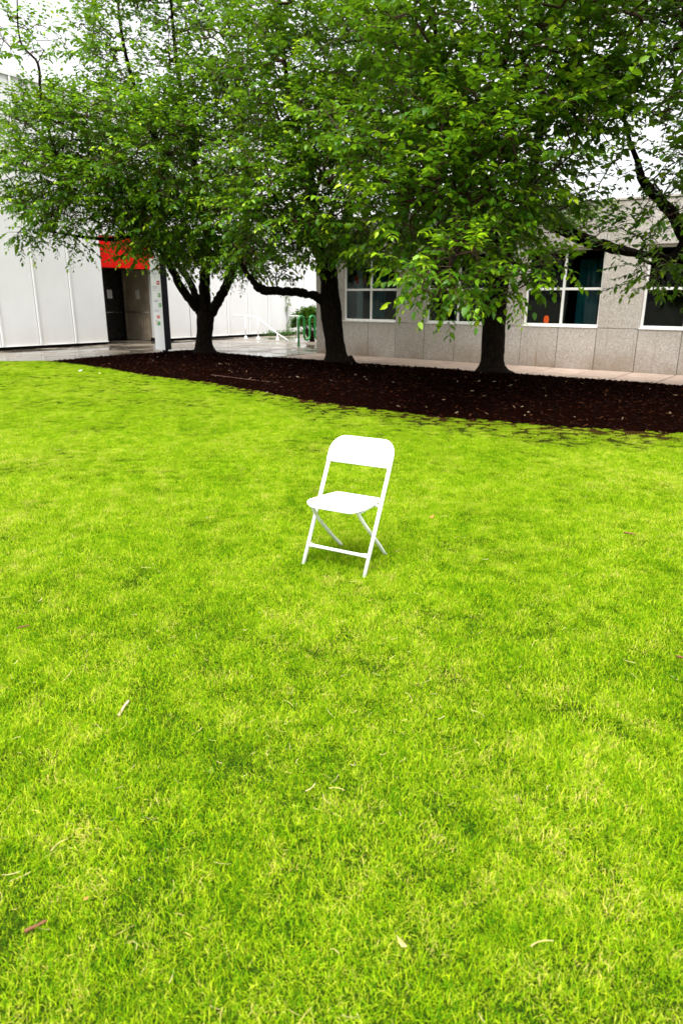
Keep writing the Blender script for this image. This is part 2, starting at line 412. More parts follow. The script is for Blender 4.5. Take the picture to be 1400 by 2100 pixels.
# grass: tufts of separate blades scattered over the lawn
def tuft_mesh(i, n, radius, hmin, hmax, flat):
    rg = np.random.default_rng(100 + i)
    V = np.zeros((n, 7, 3)); 
    for k in range(n):
        r = radius * math.sqrt(rg.random()); a = rg.random() * 6.283
        bx, by = r * math.cos(a), r * math.sin(a)
        h = hmin + (hmax - hmin) * rg.random() ** 1.3
        wd = 0.00045 + 0.00055 * rg.random()
        th = rg.random() * 6.283; lean = (0.25 + 0.9 * rg.random()) * (1.7 if rg.random() < flat else 1.0)
        d = np.array([math.cos(th), math.sin(th), 0]); s = np.array([-d[1], d[0], 0])
        p = np.array([bx, by, -0.004]); ang = 0.55 * rg.random(); seg = h / 3
        tw = rg.normal() * 0.5
        for q in range(4):
            ww = wd * (1.0, 0.95, 0.7, 0.0)[q]
            ss = s * math.cos(tw * q / 3) + np.array([0, 0, 1]) * math.sin(tw * q / 3)
            if q < 3:
                V[k, 2*q] = p - ss * ww; V[k, 2*q+1] = p + ss * ww
            else: V[k, 6] = p
            p = p + (d * math.sin(ang) + np.array([0, 0, 1]) * math.cos(ang)) * seg
            ang = min(1.65, ang + lean * 0.55)
    tri = np.array([[0,1,3],[0,3,2],[2,3,5],[2,5,4],[4,5,6]])
    F = (tri[None] + (np.arange(n) * 7)[:, None, None]).reshape(-1, 3)
    return np_mesh('grass_tuft', V.reshape(-1, 3), F, M['grass'])
tuft_col = bpy.data.collections.new('grass_tufts')
for i in range(9):
    hm = (0.026, 0.030, 0.024, 0.034, 0.028, 0.022, 0.030, 0.036, 0.026)[i]
    tuft_col.objects.link(bpy.data.objects.new('grass_tuft', tuft_mesh(i, 520, 0.11, hm * 0.40, hm * 1.05, 0.5)))

def scatter_group():
    ng = bpy.data.node_groups.new('grass_scatter', 'GeometryNodeTree')
    ng.interface.new_socket('Geometry', in_out='INPUT', socket_type='NodeSocketGeometry')
    ng.interface.new_socket('Geometry', in_out='OUTPUT', socket_type='NodeSocketGeometry')
    nd, lk = ng.nodes, ng.links
    gi, go = nd.new('NodeGroupInput'), nd.new('NodeGroupOutput')
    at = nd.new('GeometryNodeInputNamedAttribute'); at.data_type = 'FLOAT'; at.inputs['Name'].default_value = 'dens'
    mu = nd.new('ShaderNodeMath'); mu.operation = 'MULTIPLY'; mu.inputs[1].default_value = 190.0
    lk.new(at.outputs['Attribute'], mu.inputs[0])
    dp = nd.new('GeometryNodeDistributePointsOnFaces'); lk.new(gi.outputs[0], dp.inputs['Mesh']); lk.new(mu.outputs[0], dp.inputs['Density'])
    ci = nd.new('GeometryNodeCollectionInfo'); ci.inputs['Collection'].default_value = tuft_col
    ci.inputs['Separate Children'].default_value = True; ci.inputs['Reset Children'].default_value = True
    ip = nd.new('GeometryNodeInstanceOnPoints'); ip.inputs['Pick Instance'].default_value = True
    rv = nd.new('FunctionNodeRandomValue'); rv.data_type = 'FLOAT_VECTOR'
    rv.inputs[0].default_value = (-0.12, -0.12, 0); rv.inputs[1].default_value = (0.12, 0.12, 6.283)
    po = nd.new('GeometryNodeInputPosition'); nz = nd.new('ShaderNodeTexNoise'); nz.inputs['Scale'].default_value = 1.6; nz.inputs['Detail'].default_value = 3
    lk.new(po.outputs[0], nz.inputs['Vector'])
    mr = nd.new('ShaderNodeMapRange'); mr.inputs[1].default_value = 0.3; mr.inputs[2].default_value = 0.7; mr.inputs[3].default_value = 0.75; mr.inputs[4].default_value = 1.3
    lk.new(nz.outputs[0], mr.inputs[0])
    rs = nd.new('FunctionNodeRandomValue'); rs.data_type = 'FLOAT'; rs.inputs[2].default_value = 0.8; rs.inputs[3].default_value = 1.25; rs.inputs['Seed'].default_value = 5
    m2 = nd.new('ShaderNodeMath'); m2.operation = 'MULTIPLY'; lk.new(mr.outputs[0], m2.inputs[0]); lk.new(rs.outputs[1], m2.inputs[1])
    lk.new(dp.outputs['Points'], ip.inputs['Points']); lk.new(ci.outputs[0], ip.inputs['Instance'])
    lk.new(rv.outputs[0], ip.inputs['Rotation']); lk.new(m2.outputs[0], ip.inputs['Scale'])
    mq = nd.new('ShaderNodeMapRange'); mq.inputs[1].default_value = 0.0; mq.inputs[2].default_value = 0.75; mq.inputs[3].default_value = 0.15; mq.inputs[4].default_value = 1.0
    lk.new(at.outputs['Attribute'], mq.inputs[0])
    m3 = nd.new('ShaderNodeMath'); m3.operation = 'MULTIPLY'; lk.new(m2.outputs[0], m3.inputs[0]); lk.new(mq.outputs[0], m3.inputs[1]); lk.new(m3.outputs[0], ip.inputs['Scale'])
    lk.new(ip.outputs[0], go.inputs[0])
    return ng
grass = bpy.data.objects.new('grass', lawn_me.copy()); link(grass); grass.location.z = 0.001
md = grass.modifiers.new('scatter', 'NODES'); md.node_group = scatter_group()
tag(grass, 'short bright green grass covering the whole lawn', 'grass', kind='stuff')

# mulch bed under the trees
def build_mulch():
    st = 0.14
    xs = np.arange(-3.35, 17.0, st); ys = np.arange(-14.5, -1.5, st)
    V, F, idx = [], [], {}
    def ytop(x): return -1.78 - 0.42 * smooth(-3.3, 0.0, x)
    ny = len(ys)
    for i, lx in enumerate(xs):
        for j, ly in enumerate(ys):
            t = j / (ny - 1)
            y2 = -14.5 + (ytop(lx) + 14.5) * t
            p = LW(float(lx), float(y2))
            d = p.y - float(y_edge(p.x))                      # beyond the lawn edge
            z = -0.03 + 0.045 * smooth(-0.3, 0.25, d) + 0.06 * smooth(0.2, 1.6, d) * smooth(0, 0.5, ytop(lx) - y2) * smooth(0, 0.5, lx + 3.35)
            z += 0.014 * fnoise(p.x, p.y, 2.2, 1.0) + 0.010 * fnoise(p.x, p.y, 7.0, 2.0) * smooth(-0.2, .1, d)
            V.append((p.x, p.y, z))
    for i in range(len(xs) - 1):
        for j in range(ny - 1):
            k = i * ny + j
            ps = [V[k], V[k + ny], V[k + ny + 1], V[k + 1]]
            mx, my = sum(p[0] for p in ps) / 4, sum(p[1] for p in ps) / 4
            if my < y_edge(mx) - 0.7: continue
            F.append((k, k + ny, k + ny + 1, k + 1))
    me = bpy.data.meshes.new('mulch_bed'); me.from_pydata(V, [], F); me.materials.append(M['mulch']); me.shade_smooth()
    o = bpy.data.objects.new('mulch_bed', me); link(o); tag(o, kind='structure')
    return V, F
mv, mf = build_mulch()
def chips():
    rg = np.random.default_rng(3); n = 15000
    cube = np.array([(-1,-1,-1),(1,-1,-1),(1,1,-1),(-1,1,-1),(-1,-1,1),(1,-1,1),(1,1,1),(-1,1,1)], float)
    quad = np.array([(0,3,2,1),(4,5,6,7),(0,1,5,4),(1,2,6,5),(2,3,7,6),(3,0,4,7)])
    V = np.zeros((n, 8, 3)); fi = rg.integers(0, len(mf), n)
    for k in range(n):
        c = np.mean([mv[q] for q in mf[fi[k]]], axis=0) + np.array([rg.uniform(-.07, .07), rg.uniform(-.07, .07), 0.006])
        L = 0.012 + 0.03 * rg.random(); s = np.array([L, 0.006 + 0.010 * rg.random(), 0.003 + 0.003 * rg.random()])
        e = Euler((rg.normal() * 0.35, rg.normal() * 0.35, rg.random() * 6.28)).to_matrix()
        q = cube * s; q[:, 1] *= np.where(q[:, 0] > 0, 0.6, 1.0)
        V[k] = q @ np.array(e).T + c
    F = (quad[None] + (np.arange(n) * 8)[:, None, None]).reshape(-1, 4)
    o = bpy.data.objects.new('mulch_chips', np_mesh('mulch_chips', V.reshape(-1, 3), F, M['chip'])); link(o)
    tag(o, 'dark red brown bark chips scattered over the bed under the trees', 'mulch', kind='stuff')
chips()
# half-buried edging line through the mulch
hp = [(-2.6, 13.75, .035), (-1.65, 12.86, .035), (-0.95, 12.3, .03), (-0.43, 11.9, .035), (0.3, 11.2, .03), (1.05, 10.66, .035), (1.6, 10.38, .03), (2.3, 10.12, .02)]
h = MB(); h.tube([Vector((p[0], p[1], p[2] + 0.02)) for p in hp], 0.010, 6)
tag(h.build('garden_edging', M['hose'], smooth=True), 'thin brown edging strip lying half buried in the dark mulch', 'edging')

# ------------------------------------------------------------------ paving
pv = MB(); pv.add([LW(-7.79, -13, -0.007), LW(0.0, -13, -0.007), LW(0.0, 22, -0.007), LW(-7.79, 22, -0.007)], [(0, 1, 2, 3)])
plaza = tag(pv.build('plaza_pavement', M['joint']), kind='structure')
def slab_mesh(name, sx, sy, mat):
    mb = MB(); mb.box(0.012, sx - 0.012, 0.012, sy - 0.012, -0.03, 0.0)
    o = mb.build(name, mat, bevel=0.004, seg=1); me = o.data; bpy.data.objects.remove(o); return me
def lay(me, name, lx, ly, parent, dz=0.0):
    o = bpy.data.objects.new(name, me); link(o, parent)
    p = LW(lx, ly); o.location = (p.x, p.y, dz); o.rotation_euler = (random.gauss(0, .0006), random.gauss(0, .0006), ANG)
sx = 7.75 / 5
pm = slab_mesh('paving_slab', sx, 1.5, M['plaza'])
for i in range(5):
    for j in range(20):
        lx, ly = -7.77 + i * sx, -11.5 + 1.5 * j
        if i >= 3 and ly + 1.5 < -2.6: continue
        c = LW(lx + sx / 2, ly + 0.75)
        if c.y < y_edge(c.x) - 1.6: continue
        lay(pm, 'paving_slab', lx, ly, plaza, random.uniform(-.002, .001))
sw = MB(); sw.add([LW(0.0, -2.25, -0.007), LW(17, -2.25, -0.007), LW(17, 0.0, -0.007), LW(0.0, 0.0, -0.007)], [(0, 1, 2, 3)])
walk = tag(sw.build('sidewalk', M['joint']), kind='structure')
s1 = slab_mesh('sidewalk_slab', 0.875, 1.365, M['walk']); s2 = slab_mesh('sidewalk_slab', 0.875, 0.84, M['walk'])
for k in range(19):
    lx = 0.045 + 0.875 * k
    lay(s1, 'sidewalk_slab', lx, -1.367, walk, random.uniform(-.001, .001)); lay(s2, 'sidewalk_slab', lx, -2.207, walk, random.uniform(-.001, .001))

# ------------------------------------------------------------------ stone building  (local x along the wall, local y into the building)
stone = empty('stone_building', W0, ANG, label='low grey granite building with white framed windows behind the trees', cat='building')
J = [0.0] + [0.92 + 0.875 * k for k in range(0, 17)]
WIN = [(0.92, 2.67), (3.545, 5.295), (6.17, 7.92), (8.795, 10.545), (11.42, 13.17)]
GAP = 0.0055
def panel(x0, x1, z0, z1, y0=0.0, y1=0.06):
    mb = MB(); mb.box(x0 + GAP, x1 - GAP, y0 + random.uniform(-.0015, .0015), y1, z0 + GAP, z1 - GAP)
    mb.build('stone_panel', M['stone'], stone, bevel=0.005, seg=1)
Z0, ZS, ZT, ZH, ZP = -0.03, 0.915, 1.75, 2.62, 3.51
core = MB()
for k in range(len(J) - 1):
    x0, x1 = J[k], J[k + 1]
    panel(x0, x1, Z0, ZS); panel(x0, x1, ZH, ZP)
    if not any(w[0] - .01 < (x0 + x1) / 2 < w[1] + .01 for w in WIN):
        panel(x0, x1, ZS, ZT); panel(x0, x1, ZT, ZH)
        core.box(x0, x1, 0.062, 0.30, ZS, ZH)
XE = J[-1]
core.box(0.062, XE, 0.062, 0.30, Z0, ZS); core.box(0.062, XE, 0.062, 0.30, ZH, ZP - 0.01)
core.box(-0.0, 0.06, 0.062, 9.0, Z0, ZP - 0.01)         # left flank
core.build('wall', M['stone'], stone)
rb = MB(); rb.box(0.07, XE, 0.31, 9.0, ZP - 0.35, ZP - 0.15); rb.build('roof', M['roof'], stone)
cp = MB(); cp.box(-0.02, XE, -0.02, 0.32, ZP, ZP + 0.05); cp.build('coping', M['stone'], stone, bevel=0.006, seg=1)
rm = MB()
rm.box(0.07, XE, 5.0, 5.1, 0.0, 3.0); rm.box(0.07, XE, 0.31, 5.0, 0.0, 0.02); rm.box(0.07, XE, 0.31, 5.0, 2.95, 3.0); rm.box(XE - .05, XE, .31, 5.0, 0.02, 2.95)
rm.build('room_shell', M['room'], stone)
for (x0, x1) in WIN:
    FW, ys, ye = 0.05, 0.12, 0.19
    fm = MB(); xm = (x0 + x1) / 2
    fm.box(x0, x0 + FW, ys, ye, ZS + .02, ZH); fm.box(x1 - FW, x1, ys, ye, ZS + .02, ZH)
    fm.box(x0 + FW, x1 - FW, ys, ye, ZS + .02, ZS + .02 + FW); fm.box(x0 + FW, x1 - FW, ys, ye, ZH - FW, ZH)
    w = fm.build('window', M['frame'], stone, bevel=0.004, seg=1)
    mm = MB(); mm.box(xm - .028, xm + .028, ys + .004, ye - .004, ZS + .02 + FW, ZH - FW); mm.build('mullion', M['frame'], w, bevel=0.003, seg=1)
    for (p, q) in ((x0 + FW, xm - .028), (xm + .028, x1 - FW)):
        tb = MB(); tb.box(p, q, ys + .006, ye - .006, ZT - .027, ZT + .027); tb.build('transom', M['frame'], w, bevel=0.003, seg=1)
        for (za, zb) in ((ZS + .02 + FW, ZT - .027), (ZT + .027, ZH - FW)):
            gp = MB(); gp.box(p - .006, q + .006, ys + .03, ys + .036, za - .006, zb + .006); gp.build('pane', M['glass'], w)
    sb = MB(); sb.box(x0, x1, -0.012, ys + .02, ZS - 0.004, ZS + .018); sb.build('sill', M['frame'], w, bevel=0.003, seg=1)
    if x0 < 1:
        for (cx, cz, ww, hh) in ((1.30, 2.02, .10, .17), (1.55, 2.01, .05, .19), (1.75, 2.02, .06, .12)):
            rg_ = MB(); rg_.box(cx - ww / 2, cx + ww / 2, ys + .038, ys + .041, cz - hh / 2, cz + hh / 2)
            rg_.box(cx - ww / 4, cx + ww / 2 + .02, ys + .0382, ys + .0408, cz - hh / 2 - .02, cz - hh / 4)
            rg_.build('red_lettering', M['red'], w)

# things seen through the windows
def drape(name, mat, x0, x1, y, z0, z1, label, cat='curtain', amp=0.04, n=40, group=None):
    mb = MB(); vs = []
    for layer in (0, 1):
        for i in range(n + 1):
            t = i / n; x = x0 + (x1 - x0) * t
            yy = y + amp * math.sin(t * (x1 - x0) * 46 + random.random() * .3) + layer * 0.006
            p = LW(x, yy); vs += [(p.x, p.y, z0), (p.x, p.y, z1)]
    fs = []
    for layer in (0, 1):
        o = layer * 2 * (n + 1)
        for i in range(n): fs.append((o + 2*i, o + 2*i+2, o + 2*i+3, o + 2*i+1))
    mb.add(vs, fs); return tag(mb.build(name, M[mat], smooth=True), label, cat, group)
drape('curtain', 'teal', 1.38, 1.83, 0.75, 0.3, 2.5, 'teal curtain behind the window next to the middle tree')
drape('curtain', 'curtain', 1.02, 1.20, 0.55, 0.3, 2.5, 'pale gathered curtain at the left edge of the leftmost window')
drape('curtain', 'teal', 7.15, 7.65, 0.8, 0.3, 2.4, 'teal curtain behind the window with the orange lamp')
drape('curtain', 'curtain', 2.28, 2.38, 0.9, 0.3, 1.9, 'narrow pale drape in the right half of the leftmost window')
pb = MB(); pb.box(0, 0.95, 0, 0.05, 0, 1.4)
po_ = pb.build('display_board', M['curtain'], bevel=0.01); po_.location = LW(10.1, 2.6, 0.9); po_.rotation_euler = (0, 0, ANG)
for q in (0.06, 0.85):
    st_ = MB(); st_.tube([(q, .025, 0), (q, .025, -0.88)], .018, 8); st_.build('stand_leg', M['metal'], po_)
tag(po_, 'pale grey display board standing inside the rightmost window', 'board')
lp = empty('table_lamp', LW(6.57, 0.5, 0.95), ANG, label='small glowing orange lamp inside the third window', cat='lamp')
lb = MB(); lb.tube([(0, 0, -0.93), (0, 0, -0.90), (0, 0, -0.88), (0, 0, 0.02)], [.16, .16, .02, .015], 16); lb.build('stand', M['metal'], lp, smooth=True)
ls = MB(); ls.tube([(0, 0, 0.02), (0, 0, 0.03), (0, 0, 0.08), (0, 0, 0.15), (0, 0, 0.19), (0, 0, 0.20)], [.03, .045, .060, .058, .042, .03], 20); ls.build('lamp_shade', M['lamp'], lp, smooth=True)

# ------------------------------------------------------------------ white building (local x along the wall, local y into the building)
wb = empty('white_building', V0, ANG + math.pi / 2, label='tall white panelled building with a red panel over its entrance', cat='building')
ZR = 7.48; ZB = 0.10
def wpanel(x0, x1, z0=ZB, z1=ZR - 0.06):
    mb = MB(); mb.box(x0 + .003, x1 - .040, 0.0, 0.12, z0, z1); mb.build('wall_panel', M['wpanel'], wb, bevel=0.004, seg=1)
def batten(x):
    mb = MB(); mb.box(x - .030, x + .030, -0.045, -0.001, ZB, ZR - 0.06); mb.build('batten', M['white'], wb, bevel=0.006, seg=2)
left = [-8.42, -7.2, -5.98, -4.76, -3.54, -2.32, -1.10, 0.12, 1.34, 2.56, 3.79]
for p, q in zip(left[:-1], left[1:]): wpanel(p, q)
for x in left[1:-1]: batten(x)
mb = MB(); mb.box(3.7505, 3.787, 0.0, 0.12, ZB, ZR - .06); mb.build('corner_trim', M['wpanel'], wb)
right = [5.98, 7.53, 8.27, 9.49, 10.71, 11.93, 13.15, 14.37, 15.59, 16.81, 18.03, 19.25]
for p, q in zip(right[:-1], right[1:]): wpanel(p, q)
for x in right[2:-1]: batten(x)
wpanel(3.79, 5.98, 3.46, ZR - 0.06)
rp_ = MB(); rp_.box(3.80, 5.97, 0.02, 0.14, 2.47, 3.455); rp_.build('red_panel', M['red'], wb, bevel=0.006, seg=1)
pl = MB(); pl.box(-8.42, 3.78, 0.06, 0.5, -0.03, ZB + .02); pl.box(5.99, 19.25, 0.06, 0.5, -0.03, ZB + .02); pl.build('plinth', M['dark'], wb)
fl = MB(); fl.box(-8.42, 3.80, -0.035, 0.0, ZB - .012, ZB + .004); fl.box(5.98, 19.25, -0.03, 0.0, ZB - .012, ZB + .004); fl.build('base_flashing', M['white'], wb)
cb = MB(); cb.box(-8.42, 19.25, 0.13, 0.35, 0.1, ZR - .06)
co = MB()
for (p, q, z0, z1) in ((-8.42, 3.78, .12, ZR - .06), (5.99, 19.25, .12, ZR - .06), (3.78, 5.99, 2.6, ZR - .06)): co.box(p, q, 0.125, 0.4, z0, z1)
co.box(-8.42, -8.36, 0.4, 12, -0.03, ZR - .06); co.box(19.19, 19.25, 0.4, 12, -.03, ZR - .06)
co.build('wall', M['wpanel'], wb)
rf = MB(); rf.box(-8.45, 19.28, -0.05, 12, ZR - .058, ZR + .06); rf.build('roof', M['coping'], wb)
# entrance recess: floor, ceiling, left side, back wall
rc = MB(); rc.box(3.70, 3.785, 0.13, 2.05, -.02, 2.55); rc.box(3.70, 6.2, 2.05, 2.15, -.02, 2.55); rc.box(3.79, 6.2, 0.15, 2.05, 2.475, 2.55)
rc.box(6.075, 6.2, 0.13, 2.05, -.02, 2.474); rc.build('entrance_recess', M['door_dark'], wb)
fs_ = MB(); fs_.box(3.4, 6.2, -0.02, 2.04, -.025, 0.006); fs_.build('threshold', M['plaza'], wb)
# side door (open leaf along the right flank of the recess)
dl = MB(); dl.box(6.02, 6.068, 0.34, 1.80, 0.02, 2.40); door1 = dl.build('door', M['door'], wb, bevel=0.006, seg=1)
for yy in (0.72, 1.05, 1.38):
    mb = MB(); mb.tube([(6.012, yy - .09, .25), (6.012, yy - .09, .72), (6.012, yy - .05, .80), (6.012, yy + .05, .80), (6.012, yy + .09, .72), (6.012, yy + .09, .25), (6.012, yy - .09, .25)], .012, 6, False)
    mb.build('moulding', M['door'], door1, smooth=True)
mb = MB(); mb.tube([(5.985, .50, 1.01), (5.955, .50, 1.01), (5.955, 1.68, 1.01), (5.985, 1.68, 1.01)], .020, 8); mb.build('push_bar', M['metal'], door1, smooth=True)
mb = MB(); mb.box(6.010, 6.018, 1.0, 1.2, 1.48, 1.78); mb.build('notice', M['paper'], door1)
for i in range(6):
    mb = MB(); mb.box(6.006, 6.0095, 1.03, 1.16 - .02 * (i % 2), 1.72 - .035 * i, 1.732 - .035 * i); mb.build('print_line', M['ink'], door1)
fr_ = MB(); fr_.box(6.0, 6.074, 0.24, 0.338, 0.02, 2.47); fr_.box(6.0, 6.074, 1.802, 1.9, 0.02, 2.47); fr_.box(6.0, 6.074, .338, 1.802, 2.402, 2.47); fr_.build('door_frame', M['door'], wb, bevel=0.004, seg=1)
# back door
dl = MB(); dl.box(4.95, 5.98, 1.99, 2.045, 0.02, 2.40); door2 = dl.build('door', M['door_dark'], wb, bevel=0.006, seg=1)
mb = MB(); mb.tube([(5.05, 1.985, 1.0), (5.05, 1.94, 1.0), (5.88, 1.94, 1.0), (5.88, 1.985, 1.0)], .020, 8); mb.build('push_bar', M['metal'], door2, smooth=True)
mb = MB(); mb.box(5.36, 5.57, 1.98, 1.988, 1.49, 1.79); mb.build('notice', M['paper'], door2)
for i in range(6):
    mb = MB(); mb.box(5.39, 5.54 - .02 * (i % 2), 1.976, 1.9795, 1.73 - .035 * i, 1.742 - .035 * i); mb.build('print_line', M['ink'], door2)
dl = MB(); dl.box(3.90, 4.94, 1.99, 2.045, 0.02, 2.40); dl.build('door', M['door_dark'], wb, bevel=0.006, seg=1)

# downpipe with climbing vine, low planting
def WW(s, y, z): return V0 + BX * s - AX * y + Vector((0, 0, z))
dpo = MB(); dpo.tube([WW(13.1, -.08, .02), WW(13.1, -.08, 3.2)], .035, 10)
tag(dpo.build('downpipe', M['white'], smooth=True), 'thin white downpipe on the white wall behind the handrail', 'pipe')

# ------------------------------------------------------------------ trees: crown masses (centre, radii, density) and limbs (points, radius), world metres
LOBES = {
 'A': [(-4.25,17.3,3.48,1.6,1.6,0.9,1), (-5.95,17.4,3.79,1.6,1.6,0.9,1.2), (-7.03,17.4,4.3,1.05,1.4,0.9,1.25), (-6.65,18,5.24,1.4,1.4,0.75,1.2), (-4.95,17,4.74,1.6,1.6,1.2,1.15), (-3.23,16.5,4.37,1.6,1.6,1.3,1), (-3.26,17.4,3.12,1.6,1.4,0.7,1), (-2.41,18.2,2.41,1.0,1.0,0.45,1), (-3.78,17.5,6.03,1.7,1.7,1.3,0.62), (-2.45,17.5,6.32,1.6,1.6,1.3,0.6), (-5.86,18,7.21,0.9,0.9,0.6,0.8), (-5.48,18,6.54,0.7,0.8,0.5,0.9), (-7.04,17,6.98,0.7,0.7,0.45,0.8), (-6.63,17,6.53,0.6,0.6,0.35,0.6), (-7.27,17,5.69,0.5,0.7,0.35,0.7), (-3.36,18,7.51,1.7,1.7,1.1,0.8), (-4.01,19,9.48,2.4,2.4,1.2,0.5), (-6.3,19,9.09,1.5,1.6,0.8,0.5), (-2.26,18.5,9.09,1.8,2,1.1,0.5), (-5.11,21.3,5.57,2.6,1.9,2.0,0.35), (-7.39,17.2,3.03,0.55,0.5,0.22,0.8), (-6.57,17.2,2.71,0.5,0.5,0.18,0.7), (-4.4,17.7,2.76,0.9,0.9,0.3,0.9), (-5.43,17.5,3.07,1.0,0.9,0.25,0.9), (-3.95,18.9,2.73,1.5,1.1,0.4,1), (-2.86,18.4,2.82,1.2,1.2,0.5,1)],
 'B': [(-0.96,14,2.6,0.75,0.9,0.5,1.3), (-1.4,14.4,3.33,1.2,1.2,0.9,1), (-0.21,13.6,3.39,1.3,1.3,1.0,1), (-0.77,14.4,4.59,1.5,1.5,1.2,1), (0.56,15,3.05,1.2,1.1,0.55,1), (0.32,14,4.43,1.4,1.4,1.2,1), (-1.35,15,5.88,1.6,1.6,1.2,0.6), (-0.22,14.6,5.92,1.5,1.5,1.2,0.62), (0.8,15,5.81,1.3,1.4,1.1,0.7), (-0.52,15.6,7.75,2.5,2.3,1.1,0.5), (-0.16,18.3,5.01,2.3,1.8,1.8,0.35), (-1.86,16,2.05,0.7,0.7,0.25,1), (-0.03,15.8,2.64,1.0,0.9,0.35,1.1), (-1.74,16,2.65,1.0,1,0.5,1), (0.9,15.5,2.72,0.8,0.8,0.4,1), (0.4,16.2,2.73,1.1,0.8,0.32,1.2), (-0.2,12.9,7.3,1.6,1.2,0.6,0.4)],
 'C': [(1.27,9.3,1.83,0.48,0.45,0.24,3.0), (1.68,9.6,2.08,0.48,0.45,0.22,2.8), (0.92,9.2,1.91,0.28,0.35,0.18,2.8), (1.21,9.2,1.5,0.28,0.3,0.09,3.2), (2.3,10,1.98,0.32,0.4,0.18,2.6), (2.91,10.4,2.06,0.28,0.3,0.09,2.4), (2.43,10,1.67,0.14,0.2,0.12,3), (1.12,10.5,2.72,1.0,1.0,0.7,1.3), (1.74,10.5,3.34,1.1,1.1,0.9,1.2), (1.02,11,3.93,1.1,1.1,0.9,1.2), (2.31,10.5,3.83,1.1,1.1,0.9,1.2), (2.91,11,3.18,0.8,0.9,0.55,1.1), (1.39,11.5,4.87,1.3,1.3,1.0,1), (2.46,10.6,4.72,1.2,1.2,0.9,1.1), (3.34,11,4.43,1.0,1.0,0.85,1), (2.62,13,3.01,1.3,1.1,0.6,1), (2.04,11.6,6.16,2.1,1.9,1.0,0.5), (3.08,16.3,4.83,2.2,1.8,1.7,0.35), (3.82,12,3.12,0.6,0.7,0.3,0.8), (1.02,13,2.45,0.9,0.8,0.35,1.1), (2.04,12,2.6,1.1,0.9,0.5,1.1), (4.37,13,2.7,0.8,0.7,0.2,0.9), (3.18,13.4,2.65,1.0,0.8,0.35,1.1), (1.76,10.3,6.34,1.6,1.1,0.5,0.4), (3.46,10.4,5,0.8,0.9,0.6,0.9)],
 'D': [(5.1,12,2.05,0.7,0.7,0.2,1.3), (4.45,12,2.39,0.5,0.6,0.2,1.1), (4.08,9.6,3.72,0.4,0.45,0.22,1.5), (4.33,9.8,3.23,0.25,0.4,0.2,1.4), (3.82,10.6,4.78,0.9,1.0,0.75,1), (4.45,10.6,4.96,1.0,1.1,0.9,1), (4.23,12,3.89,0.6,0.7,0.45,1), (4.96,11,2.79,0.35,0.4,0.22,1.2), (5.94,11,4.14,1.5,1.7,1.5,0.6), (5.09,11,5.88,1.8,1.8,1.0,0.5), (7.29,12.4,3.04,1.5,1.6,0.8,0.5), (5.72,12.4,2.11,0.6,0.6,0.25,1.2), (4.92,11.6,2.65,0.5,0.5,0.22,0.9), (4.74,11.8,3.48,0.45,0.5,0.25,0.8), (4.16,12.2,3.44,0.5,0.5,0.3,1.0), (3.67,8.6,5.83,1.8,1.7,0.8,0.6), (5.83,9.5,4.4,1.4,1.6,1.2,0.5)],
}
